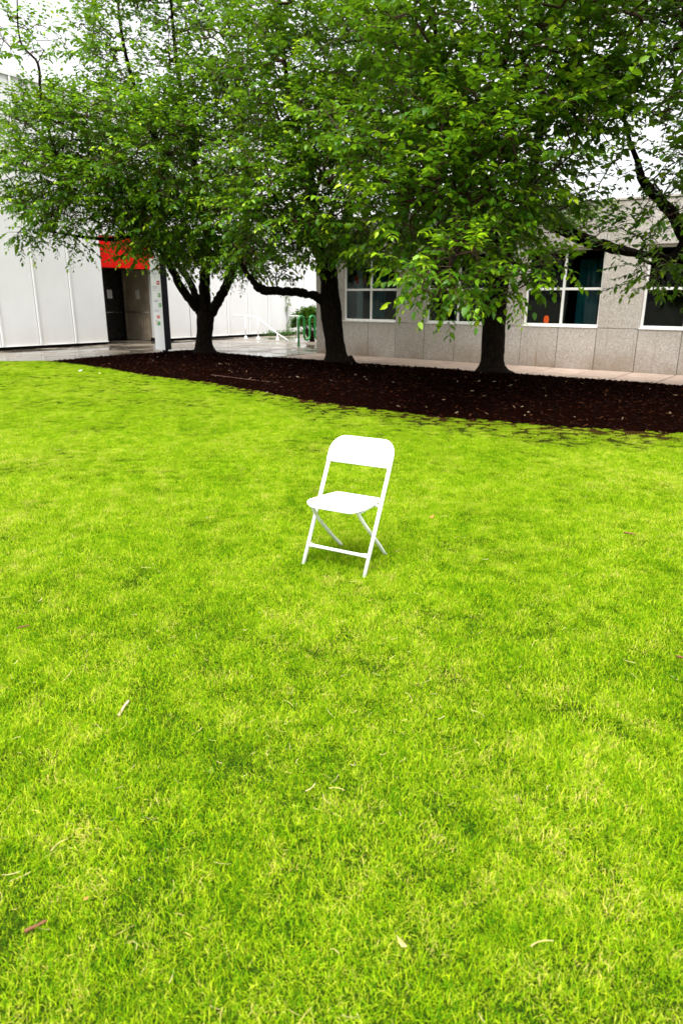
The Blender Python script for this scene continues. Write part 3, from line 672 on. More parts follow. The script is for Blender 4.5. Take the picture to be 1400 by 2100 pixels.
LIMBS = {
 'A': [
  [(-3.83,19.46,-0.03,0.24), (-3.81,19.46,0.5,0.22), (-3.76,19.46,0.96,0.235), (-3.74,19.46,1.15,0.24)],
  [(-3.76,19.46,1.02,0.13), (-3.96,19.4,1.25,0.12), (-4.25,19.1,1.71,0.11), (-4.38,18.8,2.13,0.1), (-4.5,18.3,2.58,0.085), (-4.81,17.8,3.15,0.065), (-5.75,17.4,3.59,0.045), (-6.83,17.4,4.1,0.02)],
  [(-3.83,19.46,1.15,0.11), (-4.03,19.6,1.63,0.1), (-4.3,19.9,2.07,0.09), (-4.77,20.2,2.69,0.07), (-5.37,20.2,3.68,0.05), (-5.79,19.8,4.93,0.03)],
  [(-3.75,19.46,1.08,0.17), (-3.72,19.46,1.78,0.15), (-3.62,19.3,2.52,0.13), (-3.51,19,3.21,0.11), (-3.61,18.6,4.19,0.09), (-3.67,18.3,5.21,0.07), (-3.83,18.1,6.48,0.05), (-3.92,18.2,7.95,0.03)],
  [(-3.64,19.46,1.05,0.14), (-3.35,19.3,1.46,0.13), (-3.12,19.1,1.78,0.12), (-2.87,18.9,2.17,0.11), (-2.63,18.5,2.65,0.09), (-2.38,18.2,3.37,0.07), (-2.35,17.9,4.62,0.05), (-2.39,17.8,6.11,0.03)],
  [(-4.12,18.3,4.68,0.06), (-4.57,18.1,5.32,0.06), (-4.78,18.1,5.93,0.05), (-4.95,18.1,6.57,0.042), (-5.07,18.1,7.35,0.033), (-5.09,18.1,8.1,0.022), (-5.12,18.1,8.65,0.012)],
  [(-6.3,17.4,3.79,0.04), (-6.59,17.3,4.79,0.035), (-6.66,17.1,5.77,0.03), (-6.62,17,6.35,0.028), (-6.94,17,6.76,0.02), (-6.9,17,7.6,0.012)],
  [(-4.75,17.8,3.1,0.06), (-5.42,17.6,2.86,0.05), (-6.05,17.4,2.87,0.035), (-6.7,17.3,2.96,0.02), (-7.33,17.2,3.03,0.01)],
 ],
 'B': [
  [(-0.12,16.69,-0.05,0.23), (-0.17,16.69,0.43,0.225), (-0.22,16.69,0.85,0.235), (-0.26,16.69,1.28,0.24), (-0.29,16.69,1.59,0.22), (-0.31,16.69,1.91,0.205), (-0.35,16.69,2.13,0.215), (-0.39,16.69,2.29,0.22)],
  [(-0.3,16.69,1.34,0.14), (-0.53,16.6,1.51,0.115), (-0.73,16.5,1.59,0.1), (-1.01,16.4,1.65,0.095), (-1.29,16.2,1.67,0.09), (-1.56,16.1,1.68,0.092), (-1.8,16,1.7,0.1), (-1.94,15.9,1.82,0.07), (-2.14,15.7,2.13,0.05), (-2.29,15.4,2.6,0.03)],
  [(-0.39,16.69,2.24,0.17), (-0.58,16.5,2.64,0.14), (-0.62,16.2,3.27,0.12), (-0.74,15.6,4.13,0.09), (-1,15.2,5.02,0.06), (-1.17,15.2,6.1,0.035)],
  [(-0.33,16.69,2.18,0.15), (-0.09,16.5,2.69,0.13), (0.13,16.2,3.37,0.11), (0.32,15.6,4.23,0.08), (0.44,15.2,5.11,0.055), (0.52,15.2,6.27,0.03)],
  [(-0.47,16.5,2.69,0.1), (-0.65,15.6,3.01,0.08), (-0.91,14.8,3.02,0.06), (-1.06,14.2,2.79,0.035)],
 ],
 'C': [
  [(3.16,14.62,-0.04,0.235), (3.14,14.62,0.48,0.23), (3.13,14.62,0.99,0.235), (3.14,14.62,1.65,0.22), (3.17,14.62,2.21,0.21), (3.18,14.62,2.62,0.215)],
  [(3.22,14.62,2.39,0.13), (3.35,14.6,2.93,0.12), (3.61,14.4,3.18,0.125), (4.05,14,2.86,0.12), (4.45,13.6,2.57,0.11), (4.86,13.2,2.41,0.09), (5.29,12.8,2.28,0.06), (5.79,12.4,2.19,0.03)],
  [(3.19,14.62,2.53,0.15), (3.38,14.3,2.82,0.13), (3.44,13.9,3.12,0.11), (3.28,13,3.79,0.09), (3.13,12.2,4.41,0.06), (2.82,11.6,5.09,0.035)],
  [(3.16,14.62,2.39,0.15), (2.65,14,2.96,0.12), (2.16,13.2,3.43,0.1), (1.72,12.4,3.96,0.075), (1.47,12,4.62,0.05), (1.36,12,5.52,0.03)],
  [(3.16,14.62,2.21,0.12), (2.79,13.4,2.48,0.1), (2.4,12.2,2.62,0.08), (1.98,11,2.51,0.06), (1.61,10,2.23,0.04), (1.35,9.4,1.83,0.022), (1.21,9.2,1.47,0.01)],
  [(2.65,14,2.96,0.09), (1.99,12.8,3.1,0.07), (1.49,11.6,2.98,0.05), (1.11,10.8,2.82,0.03)],
  [(2.4,12.2,2.62,0.06), (2.4,11,2.31,0.04), (2.45,10.2,1.96,0.025), (2.85,10.4,1.97,0.012)],
 ],
 'D': [
  [(6.81,12.3,-0.28,0.24), (6.69,12.3,0.33,0.22), (6.56,12.3,0.99,0.23), (6.42,12.3,1.64,0.22)],
  [(6.46,12.3,1.48,0.13), (6.05,12.2,2.03,0.11), (5.55,12,2.56,0.1), (5.21,11.9,2.9,0.088), (4.86,11.8,3.15,0.075), (4.66,11.8,3.36,0.06), (4.6,11.8,3.55,0.045), (4.29,11.6,3.95,0.03), (3.97,11.2,4.42,0.015)],
  [(6.43,12.3,1.56,0.15), (6.26,12.1,2.41,0.12), (5.89,11.8,3.24,0.1), (5.27,11.3,4.08,0.07), (4.74,10.9,4.82,0.045), (4.57,10.9,5.5,0.03)],
  [(6.43,12.3,1.64,0.14), (6.83,12.3,2.58,0.1), (6.88,12,3.49,0.07), (6.53,11.6,4.41,0.04)],
  [(5.6,12,2.51,0.06), (5.44,12,2.24,0.045), (5.14,12,2.09,0.03), (4.63,12,2.28,0.015)],
 ],
}

# ------------------------------------------------------------------ leaves
def leaf_template(bend, fold, wid):
    st = [(0.0, 0.0), (0.30, 0.5), (0.66, 0.42), (1.0, 0.0)]
    P = []
    z = lambda t: -bend * t * t
    P.append((0, 0, 0))
    for t, w in st[1:3]:
        ww = w * wid
        P += [(t, -ww, z(t) + fold * ww), (t, 0, z(t)), (t, ww, z(t) + fold * ww)]
    P.append((1.0, 0, z(1.0)))
    F = [(0, 1, 2), (0, 2, 3), (1, 4, 5), (1, 5, 2), (2, 5, 6), (2, 6, 3), (4, 7, 5), (5, 7, 6)]
    return np.array(P, float), np.array(F)
LEAFV = [leaf_template(b, f, w) for b, f, w in ((.16, .30, .52), (.26, .40, .48), (.10, .22, .56), (.36, .36, .50))]
TONES = (0.12, 0.34, 0.58, 0.88)
LEAF_ME = {}
for vi, (P, F) in enumerate(LEAFV):
    for ti, tn in enumerate(TONES):
        LEAF_ME[(vi, ti)] = np_mesh('leaf', P, F, M['leaf'], np.full(len(P), tn))

def unit(v):
    n = np.linalg.norm(v, axis=-1, keepdims=True); return v / np.maximum(n, 1e-9)
def gapfield(p, seed):
    x, y, z = p[:, 0], p[:, 1], p[:, 2]
    return (np.sin(2.1 * x + 1.3 * seed) * np.sin(2.4 * y + seed) * np.sin(2.9 * z + 2 * seed) +
            0.6 * np.sin(4.7 * x + seed * 2.2 + 1.5 * z) * np.sin(5.1 * z + seed) * np.sin(4.2 * y))

def make_spray_leaves(base, dirs, lens, rg, nleaf, size, tip_bright, droop):
    """leaves set alternately along each shoot; returns frames (origin, X, Y, Z axes, size, tone) and the shoot curves"""
    n = len(base)
    O, X, Z, S, T = [], [], [], [], []
    curves = []
    up = np.array([0, 0, 1.0])
    for k in range(n):
        L = lens[k]; d = dirs[k].copy(); p = base[k].copy()
        m = max(5, int(nleaf * (0.7 + 0.6 * rg.random()) * L / 0.5))
        seg = L / m; pts = [p.copy()]
        side = unit(np.cross(d, up) + 1e-6)
        sgn = 1
        for q in range(m):
            t = q / (m - 1)
            d = unit(d - up * droop * seg * 1.6 + rg.normal(size=3) * 0.05)
            p = p + d * seg; pts.append(p.copy())
            side = unit(np.cross(d, up) + 1e-6)
            sgn = -sgn
            if q == m - 1: ax = d * 1.0 - up * 0.2
            else: ax = d * (0.35 + 0.35 * rg.random()) + side * sgn * (0.75 + .3 * rg.random()) - up * (-0.10 + 0.50 * rg.random())
            ax = unit(ax + rg.normal(size=3) * 0.18)
            nz = unit(up * 1.0 + side * sgn * 0.35 + rg.normal(size=3) * 0.35)
            O.append(p); X.append(ax); Z.append(nz)
            S.append(size * (0.50 + 0.75 * rg.random()) * (1.0 - 0.25 * t * t))
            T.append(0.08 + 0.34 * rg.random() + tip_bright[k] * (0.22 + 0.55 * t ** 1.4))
        curves.append(pts)
    O, X, Z, S, T = map(np.array, (O, X, Z, S, T))
    Y = unit(np.cross(Z, X)); Z = unit(np.cross(X, Y))
    return O, X, Y, Z, S, T, curves

def tubes_np(segs, nside=5):
    """segs: list of (p0, p1, r0, r1) -> one vertex/face array"""
    P0 = np.array([s[0] for s in segs]); P1 = np.array([s[1] for s in segs]); R0 = np.array([s[2] for s in segs]); R1 = np.array([s[3] for s in segs])
    t = unit(P1 - P0); ref = np.where(np.abs(t[:, 2:3]) > 0.9, np.array([[1., 0, 0]]), np.array([[0., 0, 1]]))
    u = unit(np.cross(t, ref)); w = np.cross(t, u)
    a = np.arange(nside) * 2 * np.pi / nside
    ring = u[:, None] * np.cos(a)[None, :, None] + w[:, None] * np.sin(a)[None, :, None]
    V = np.concatenate([P0[:, None] + ring * R0[:, None, None], P1[:, None] + ring * R1[:, None, None]], axis=1)
    f = np.array([(k, (k + 1) % nside, nside + (k + 1) % nside, nside + k) for k in range(nside)])
    F = (f[None] + (np.arange(len(segs)) * 2 * nside)[:, None, None]).reshape(-1, 4)
    return V.reshape(-1, 3), F

def catmull(pts, per=5):
    P = [np.array(p, float) for p in pts]; out = []
    for i in range(len(P) - 1):
        a, b, c, d = P[max(0, i - 1)], P[i], P[i + 1], P[min(len(P) - 1, i + 2)]
        for k in range(per):
            t = k / per
            out.append(0.5 * ((2 * b) + (c - a) * t + (2 * a - 5 * b + 4 * c - d) * t * t + (3 * b - a - 3 * c + d) * t ** 3))
    out.append(P[-1]); return np.array(out)

CAMP = np.array([0, 0, CAMH]); CR, CU, CF = np.array(rgt), np.array(upv), np.array(fwd)
def build_tree(key, label, seed, density=54.0, leafsize=0.132):
    rg = np.random.default_rng(seed)
    lobes, limbs = LOBES[key], LIMBS[key]
    bx, by, bz = limbs[0][0][:3]
    root = empty('cherry_tree', (bx, by, 0.03), label=label, cat='tree', group='row of cherry trees in the mulch bed')
    off = np.array([bx, by, 0.03])
    # --- trunk with its main limbs
    mb = MB(); nodes = []; node_r = []
    for li, lb in enumerate(limbs):
        c = catmull(lb, 6); pts, rad = c[:, :3], np.maximum(c[:, 3], 0.006)
        if li == 0:
            pts = pts.copy(); pts[:, 2] = np.maximum(pts[:, 2], 0.0)
            hgt = pts[:, 2]
            rad = rad * (1.0 + 0.75 * np.exp(-hgt / 0.12))
            pts = np.vstack([[pts[0, 0], pts[0, 1], -0.05], pts]); rad = np.concatenate([[rad[0] * 1.15], rad])
        else:
            jit = rg.normal(size=pts.shape) * 0.12 * rad[:, None]; jit[0] = 0
            pts = pts + jit
        ns = 22 if li == 0 else (14 if rad.max() > 0.08 else 9)
        b0 = len(mb.v); mb.tube([Vector(p) for p in pts], list(rad), ns)
        for vi in range(b0, len(mb.v)):
            p = Vector(mb.v[vi]); ring = (vi - b0) // ns; ang = (vi - b0) % ns
            ctr = Vector(pts[min(ring, len(pts) - 1)])
            nrm = (p - ctr)
            lump = 1 + 0.10 * mnoise.noise(Vector((p.x * 5, p.y * 5, p.z * 2.2 + seed))) + 0.06 * mnoise.noise(p * 11)
            if li == 0 and p.z < 0.25: lump += 0.22 * (1 - p.z / 0.25) * max(0, math.sin(ang / ns * 6.283 * 4 + seed))
            mb.v[vi] = tuple(ctr + nrm * lump - Vector(off))
        if li > 0:
            nodes += list(pts[2:]); node_r += list(rad[2:])
    trunk = mb.build('trunk', M['bark'], root, smooth=True)
    # --- anchors of leafy shoots through the crown
    A, OUT, NR = [], [], []
    for (cx, cy, cz, rx, ry, rz, dn) in lobes:
        vol = 4.19 * rx * ry * rz
        n = max(10, int(density * dn * (vol ** 0.86)))
        per = 9
        nc = max(2, n // per)
        u = unit(rg.normal(size=(nc * 3, 3))); rr = rg.random(nc * 3) ** (1 / 2.4)
        q = u * rr[:, None]
        p = np.array([cx, cy, cz]) + q * np.array([rx, ry, rz])
        keep = gapfield(p, seed) < 0.42 + 0.3 * (rg.random(len(p)) - 0.3)
        p, q = p[keep][:nc], q[keep][:nc]
        sc = min(1.0, 0.55 + 0.45 * min(rx, ry))
        j = rg.normal(size=(len(p), per, 3)) * np.array([0.26, 0.26, 0.09]) * sc
        jj = j.copy(); jj[..., 2] += 0.10
        o_ = unit(q / np.array([rx, ry, rz]))[:, None] * 0.9 + jj / 0.26 * 0.8
        P_ = (p[:, None] + j).reshape(-1, 3); o_ = o_.reshape(-1, 3)
        ok = P_[:, 2] > 0.85
        A.append(P_[ok]); OUT.append(o_[ok]); NR.append(np.full(int(ok.sum()), dn))
    A, OUT, NR = np.vstack(A), np.vstack(OUT), np.concatenate(NR)
    # --- join every anchor to the nearest wood already there
    NP = np.array(nodes); order = np.argsort(np.min(np.linalg.norm(A[:, None] - NP[None], axis=2), axis=1))
    cap = len(NP) + len(A) * 2
    pos = np.zeros((cap, 3)); pos[:len(NP)] = NP; par = -np.ones(cap, int); plen = np.zeros(cap); cnt = len(NP); n0 = cnt
    leafnode = np.zeros(len(A), int)
    for a in order:
        d = np.linalg.norm(pos[:cnt] - A[a], axis=1)
        j = int(np.argmin(d + 0.12 * plen[:cnt]))
        if d[j] > 0.45:
            mid = (pos[j] + A[a]) / 2 + np.array([0, 0, 0.10 * d[j]]) + rg.normal(size=3) * 0.06 * d[j]
            pos[cnt] = mid; par[cnt] = j; plen[cnt] = plen[j] + d[j] / 2; j = cnt; cnt += 1
        pos[cnt] = A[a] + rg.normal(size=3) * 0.02; par[cnt] = j; plen[cnt] = plen[j] + np.linalg.norm(pos[cnt] - pos[j]); leafnode[a] = cnt; cnt += 1
    rad = np.zeros(cnt); rad[n0:] = 0.0042 ** 2.2
    for k in range(cnt - 1, n0 - 1, -1):
        if par[k] >= n0: rad[par[k]] += rad[k]
    rad = np.minimum(rad ** (1 / 2.2), 0.05)
    segs = []
    for k in range(n0, cnt):
        j = par[k]; r1 = rad[k]; r0 = min(rad[j], r1 * 1.5) if j >= n0 else r1 * 1.25
        segs.append((pos[j] - off, pos[k] - off, r0, r1))
    # --- shoots and leaves
    ctr = np.array([l[:3] for l in lobes]).mean(axis=0)
    prevd = unit(A - pos[par[leafnode]])
    out = unit(A - ctr - np.array([0, 0, -0.5]))
    dirs = unit(unit(OUT) * 0.9 + out * 0.35 + prevd * 0.15 + rg.normal(size=A.shape) * 0.35 + np.array([0, 0, 0.05]))
    dirs[:, 2] = np.clip(dirs[:, 2], -0.6, 0.75); dirs = unit(dirs)
    lens = 0.30 + 0.32 * rg.random(len(A))
    bright = rg.random(len(A)) ** 1.6
    O, X, Y, Z, S, T, curves = make_spray_leaves(A, dirs, lens, rg, 11, leafsize, bright, 0.30)
    for pts in curves:
        for i in range(0, len(pts) - 2, 2):
            segs.append((pts[i] - off, pts[min(i + 2, len(pts) - 1)] - off, 0.0036 - 0.0018 * i / len(pts), 0.0030 - 0.0018 * i / len(pts)))
    V, F = tubes_np(segs, 3)
    tw = bpy.data.objects.new('branches', np_mesh('branches', V, F, M['twig'])); link(tw, root)
    # --- the 300 leaves that show largest are separate, the rest one part
    rel = O - CAMP; dep = rel @ CF; sx_ = (rel @ CR) / np.maximum(dep, .1); sy_ = (rel @ CU) / np.maximum(dep, .1)
    vis = (np.abs(sx_) < 0.49) & (np.abs(sy_) < 0.74) & (dep > 1)
    score = np.where(vis, S / dep * (0.6 + 0.4 * np.abs(np.einsum('ij,ij->i', Z, unit(-rel)))), 0)
    big = np.argsort(-score)[:300]; big = big[score[big] > 0]
    isb = np.zeros(len(O), bool); isb[big] = True
    vi_ = rg.integers(0, len(LEAFV), len(O))
    ti_ = np.argmin(np.abs(np.array(TONES)[None] - T[:, None]), axis=1)
    VV, FF, TT = [], [], []; nb = 0
    for v in range(len(LEAFV)):
        P, Fc = LEAFV[v]; sel = np.where((vi_ == v) & ~isb)[0]
        if not len(sel): continue
        Q = (P[None, :, 0:1] * X[sel][:, None] + P[None, :, 1:2] * Y[sel][:, None] + P[None, :, 2:3] * Z[sel][:, None]) * S[sel][:, None, None] + (O[sel] - off)[:, None]
        VV.append(Q.reshape(-1, 3)); FF.append((Fc[None] + (np.arange(len(sel)) * len(P))[:, None, None] + nb).reshape(-1, 3)); TT.append(np.repeat(T[sel], len(P))); nb += len(sel) * len(P)
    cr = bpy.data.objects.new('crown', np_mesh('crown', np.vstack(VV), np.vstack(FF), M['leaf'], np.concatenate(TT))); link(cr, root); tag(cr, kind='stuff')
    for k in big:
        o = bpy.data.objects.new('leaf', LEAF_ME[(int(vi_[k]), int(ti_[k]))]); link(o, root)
        mtx = Matrix((Vector(X[k]) * S[k], Vector(Y[k]) * S[k], Vector(Z[k]) * S[k])).transposed().to_4x4(); mtx.translation = Vector(O[k] - off)
        o.matrix_local = mtx
    print('TREE', key, 'shoots', len(A), 'leaves', len(O))
    return root
build_tree('A', 'cherry tree forking low into four limbs beside the white signpost', 21, density=60)
build_tree('B', 'leaning cherry tree with one long bare limb reaching left', 32)
build_tree('C', 'cherry tree with straight dark trunk and low drooping leafy branch', 43, density=58, leafsize=0.140)
build_tree('D', 'cherry tree at the right edge with only its slanting limb visible', 54)

# ------------------------------------------------------------------ shrub, vine, ground cover
def leafy(name, pts, dirs, size, rg, mat, parent=None, stems=None, spray=7, droop=0.8, ln=0.2):
    O, X, Y, Z, S, T, curves = make_spray_leaves(pts, dirs, np.full(len(pts), ln), rg, spray * 0.5 / ln * 1.0, size, np.full(len(pts), .4), droop)
    VV, FF, TT = [], [], []; nb = 0; P, Fc = LEAFV[2]
    Q = (P[None, :, 0:1] * X[:, None] + P[None, :, 1:2] * Y[:, None] + P[None, :, 2:3] * Z[:, None]) * S[:, None, None] + O[:, None]
    F = (Fc[None] + (np.arange(len(O)) * len(P))[:, None, None]).reshape(-1, 3)
    o = bpy.data.objects.new(name, np_mesh(name, Q.reshape(-1, 3), F, mat, np.repeat(T, len(P)))); link(o, parent)
    return o, curves
rg = np.random.default_rng(77)
sh = empty('shrub', (-1.15, 26.5, 0), label='dark green rounded shrub behind the green bike rack', cat='shrub')
u = unit(rg.normal(size=(900, 3))); u[:, 2] = np.abs(u[:, 2]) * 0.95 - 0.25
pts = u * np.array([0.72, 0.62, 0.68]) * (0.55 + 0.4 * rg.random((900, 1))) + np.array([0, 0, 0.62])
pts = pts[pts[:, 2] > 0.12]
o, cv = leafy('foliage', pts, unit(pts - np.array([0, 0, 0.3])), 0.12, rg, M['shrub_leaf'], sh)
V, F = tubes_np([((np.array([rg.normal() * .05, rg.normal() * .05, 0.0])), p, 0.012, 0.004) for p in pts[::14]], 5)
link(bpy.data.objects.new('stems', np_mesh('stems', V, F, M['twig'])), sh)
vine = empty('climbing_vine', WW(13.1, -.1, 0), label='thin green vine climbing the white downpipe', cat='vine')
zs = np.concatenate([np.linspace(0.05, 0.35, 16), np.linspace(0.75, 1.95, 34)])
pts = np.array([[.07 * math.cos(z * 9), .07 * math.sin(z * 9), z] for z in zs]) + rg.normal(size=(50, 3)) * 0.025
leafy('foliage', pts, unit(rg.normal(size=pts.shape)), 0.075, rg, M['leaf'], vine, ln=.10, spray=2)
mb = MB(); mb.tube([(.055 * math.cos(z * 9), .055 * math.sin(z * 9), z) for z in np.linspace(0, 2, 50)], .008, 5); mb.build('stem', M['twig'], vine, smooth=True)
gp = []
for _ in range(260):
    s = rg.uniform(11.4, 14.6); y = rg.uniform(0.10, .75) * -1; gp.append(np.array(WW(s, y, 0.03)))
gp = np.array(gp); dd = unit(rg.normal(size=gp.shape) * 0.6 + np.array([0, 0, 1.0]))
o, cv = leafy('ground_cover', gp, dd, 0.075, rg, M['shrub_leaf'], ln=.16, spray=4, droop=.5)
tag(o, 'low green ground cover along the foot of the white wall', 'ground cover', kind='stuff')

# ------------------------------------------------------------------ sign pylon
M['sign_white'] = simple('sign_white', (0.90, 0.90, 0.91), 0.4, 0.5, var=0.02)
SB = Vector((-5.12, 20.11, 0))
sg = empty('sign_pylon', SB, ANG, label='tall white and navy wayfinding sign standing at the edge of the mulch', cat='sign')
w2, d2 = 0.205, 0.115
mb = MB(); mb.box(-w2 + .006, w2, -d2 + .006, d2, 0.10, 2.55); body = mb.build('body', M['navy'], sg, bevel=.004, seg=1)
mb = MB(); mb.box(-w2 - .004, w2 - .003, -d2 - .004, -d2 + .005, 0.10, 2.55); face = mb.build('face', M['sign_white'], sg, bevel=.002, seg=1)
mb = MB(); mb.box(-w2 - .004, -w2 + .005, -d2 + .006, d2, 0.10, 2.55); mb.build('side_panel', M['white'], sg)
mb = MB(); mb.box(.02, .12, -.06, .06, 0.0, 0.10); mb.build('post', M['navy'], sg)
mb = MB(); mb.box(-.26, .26, -.18, .18, -.02, 0.025); mb.build('base_slab', M['walk'], sg, bevel=.01)
yf = -d2 - .0045
def mark(x0, x1, z0, z1, mat, name='printed_mark', dy=.0012):
    mb = MB(); mb.box(x0, x1, yf - dy, yf, z0, z1); return mb.build(name, M[mat], face)
mark(.06, .17, 2.245, 2.315, 'red')
for i, (z, xa, xb) in enumerate([(2.20, -.16, -.02), (2.155, -.16, .10), (2.115, -.16, .06), (2.055, -.16, -.12), (2.055, -.05, .02), (1.80, -.16, .08), (1.765, -.16, .05), (1.705, -.14, -.02), (1.435, -.13, .06), (1.405, -.13, .02), (1.175, -.14, -.02), (1.175, 0.02, .08), (1.14, -.14, .05)]):
    x = xa
    while x < xb - .01:
        l = random.uniform(.012, .028); mark(x, min(x + l, xb), z, z + random.uniform(.016, .026), 'ink', 'print_line'); x += l + .008
def square_arrow(x0, z0, s, mat, kind):
    q = mark(x0, x0 + s, z0, z0 + s, mat, 'direction_square')
    mb = MB(); cx, cz = x0 + s / 2, z0 + s / 2; y = yf - .0022
    if kind == 'left': mb.add([(cx - .03, y, cz), (cx + .005, y, cz - .03), (cx + .005, y, cz + .03)], [(0, 1, 2)]); mb.add([(cx, y, cz - .008), (cx + .03, y, cz - .008), (cx + .03, y, cz + .008), (cx, y, cz + .008)], [(0, 1, 2, 3)])
    else: mb.add([(cx, y, cz + .03), (cx - .025, y, cz - .002), (cx + .025, y, cz - .002)], [(0, 1, 2)]); mb.add([(cx - .007, y, cz - .03), (cx + .007, y, cz - .03), (cx + .007, y, cz), (cx - .007, y, cz)], [(0, 1, 2, 3)])
    mb.build('arrow', M['white'], face)
square_arrow(.045, 1.86, .105, 'red', 'left'); square_arrow(.055, 1.53, .105, 'green_sq', 'up'); square_arrow(.065, 1.265, .105, 'green_sq', 'up')
# quartered orange lozenge and the small coloured emblem below it
for (x0, x1, z0, z1) in ((-.06, -.015, 1.005, 1.035), (-.06, -.015, .965, .995), (-.005, .045, 1.005, 1.045), (-.005, .045, .955, .995)): mark(x0, x1, z0, z1, 'orange_sq')
mb = MB(); mb.add([(.05, yf - .0012, 1.04), (.05, yf - .0012, .96), (.085, yf - .0012, 1.0)], [(0, 1, 2)]); mb.build('printed_mark', M['orange_sq'], face)
mark(-.035, .075, .775, .875, 'green_sq'); mark(-.045, .01, .765, .83, 'teal_sq', dy=.002); mark(-.105, -.07, .79, .86, 'yellow_sq'); mark(-.10, -.08, .87, .925, 'purple_sq'); mark(-.03, -.01, .88, .92, 'green_sq')

# ------------------------------------------------------------------ handrails and bike rack
def rail(name, label, posts, path, plates=True):
    root = empty(name, posts[0][0], label=label, cat='handrail'); o = Vector(posts[0][0])
    for (b, h) in posts:
        b = Vector(b) - o
        mb = MB(); mb.tube([b, b + Vector((0, 0, h))], .022, 10); p = mb.build('post', M['white'], root, smooth=True)
        mb = MB(); mb.tube([b + Vector((0, 0, -.01)), b + Vector((0, 0, .012)), b + Vector((0, 0, .09)), b + Vector((0, 0, .1))], [.07, .07, .045, .03], 14); mb.build('foot_collar', M['white'], p, smooth=True)
    mb = MB(); mb.tube([Vector(p) - o for p in path], .020, 10); mb.build('rail', M['white'], root, smooth=True)
P1, P2, P3, P4 = (-3.81, 27.8), (-3.27, 27.4), (-2.46, 26.75), (-2.0, 26.35)
rail('handrail', 'white sloping handrail in front of the white wall', [((*P1, 0), .86), ((*P2, 0), .83), ((*P3, 0), .25)],
     [(-4.35, 28.2, .86), (*P1, .86), (-3.42, 27.52, .86), (-3.27, 27.4, .81), (*P3, .25), (*P4, .0)])
rail('handrail', 'short white handrail post beside the green bike rack', [((-1.66, 26.12, 0), .90)], [(-1.98, 26.35, .90), (-1.66, 26.12, .90), (-1.52, 26.02, .90)])
rk = empty('bike_rack', (-1.48, 23.85, 0), ANG + math.pi / 2, label='green looped tube bike rack at the corner of the stone building', cat='bike rack')
pts = []; zt, zb_, sp = 0.80, 0.16, 0.30
pts.append((0, 0, -0.02)); pts.append((0, 0, zt - .02))
def arc(cx, cz, r, a0, a1, n=10): return [(cx + r * math.cos(a0 + (a1 - a0) * k / n), 0, cz + r * math.sin(a0 + (a1 - a0) * k / n)) for k in range(n + 1)]
x = 0.0
for k in range(3):
    pts += arc(x + sp / 2, zt, sp / 2, math.pi, 0)
    if k < 2:
        pts += [(x + sp, 0, zb_ + .17)] + arc(x + 1.5 * sp, zb_ + .15, sp / 2, math.pi, 2 * math.pi) + [(x + 2 * sp, 0, zt - .02)]
    x += 2 * sp
pts.append((x - sp, 0, -0.02))
mb = MB(); mb.tube(pts, .036, 12); mb.build('tube', M['rack'], rk, smooth=True)
for xx in (0, x - sp):
    mb = MB(); mb.tube([(xx, 0, 0), (xx, 0, .012)], .075, 16); mb.build('foot_plate', M['rack'], rk, smooth=False)

# ------------------------------------------------------------------ folding chair (local x to its right as seen, local y backwards)
ch = empty('folding_chair', (-0.051, 3.645, -0.006), math.atan2(-0.491, 0.871), label='white plastic folding chair standing alone on the lawn', cat='chair')
def rounded(n, x0, x1, z0, z1, r):
    out = []
    for (cx, cz, a0) in ((x1 - r[0], z1 - r[0], 0), (x0 + r[1], z1 - r[1], 90), (x0 + r[2], z0 + r[2], 180), (x1 - r[3], z0 + r[3], 270)):
        rr = r[(0, 90, 180, 270).index(a0)]
        for k in range(n + 1):
            a = R(a0 + 90 * k / n); out.append((cx + rr * math.cos(a), cz + rr * math.sin(a)))
    return out
def shell(outline, fn, th, name, mat, parent, rings=(1.0, 0.97, 0.85, 0.6, 0.3)):
    cx = sum(p[0] for p in outline) / len(outline); cz = sum(p[1] for p in outline) / len(outline); n = len(outline)
    mb = MB(); vs = []; fs = []
    for side in (0, 1):
        for ri, rr in enumerate(rings):
            for p in outline:
                x, z = cx + (p[0] - cx) * rr, cz + (p[1] - cz) * rr
                edge = (0.35 if ri == 0 else 1.0)
                vs.append(fn(x, z, (th / 2 if side == 0 else -th / 2) * edge))
        vs.append(fn(cx, cz, th / 2 if side == 0 else -th / 2))
    tot = n * len(rings) + 1
    for side in (0, 1):
        o = side * tot
        for ri in range(len(rings) - 1):
            for k in range(n):
                k2 = (k + 1) % n; q = (o + ri*n + k, o + ri*n + k2, o + (ri+1)*n + k2, o + (ri+1)*n + k)
                fs.append(q if side == 0 else q[::-1])
        for k in range(n):
            k2 = (k + 1) % n; q = (o + (len(rings)-1)*n + k, o + (len(rings)-1)*n + k2, o + tot - 1); fs.append(q if side == 0 else q[::-1])
    for k in range(n):
        k2 = (k + 1) % n; fs.append((k2, k, tot + k, tot + k2))
    mb.add(vs, fs); return mb.build(name, mat, parent, smooth=True)
SL = 0.52                                     # backward lean of the front frame: y = SL * z
def backfn(x, z, t):
    y = SL * z + 0.02 * (1 - (x / 0.21) ** 2) - 0.006
    return (x, y - t, z - t * 0.4)
shell(rounded(8, -0.214, 0.214, 0.584, 0.726, (0.085, 0.085, 0.010, 0.010)), backfn, 0.020, 'backrest', M['chair_plastic'], ch)
def seatfn(x, y, t):
    z = 0.402 - 0.05 * y - 0.010 * math.exp(-((x / .13) ** 2 + ((y - .17) / .12) ** 2)) - 0.016 * max(0, (0.03 - y) / 0.05) ** 2
    return (x, y, z + t)
so = [(x * (1 - 0.16 * max(0, (y - 0.05) / .3)), y) for x, y in rounded(8, -0.186, 0.186, -0.022, 0.325, (0.05, 0.05, 0.075, 0.075))]
shell(so, seatfn, 0.017, 'seat', M['chair_plastic'], ch)
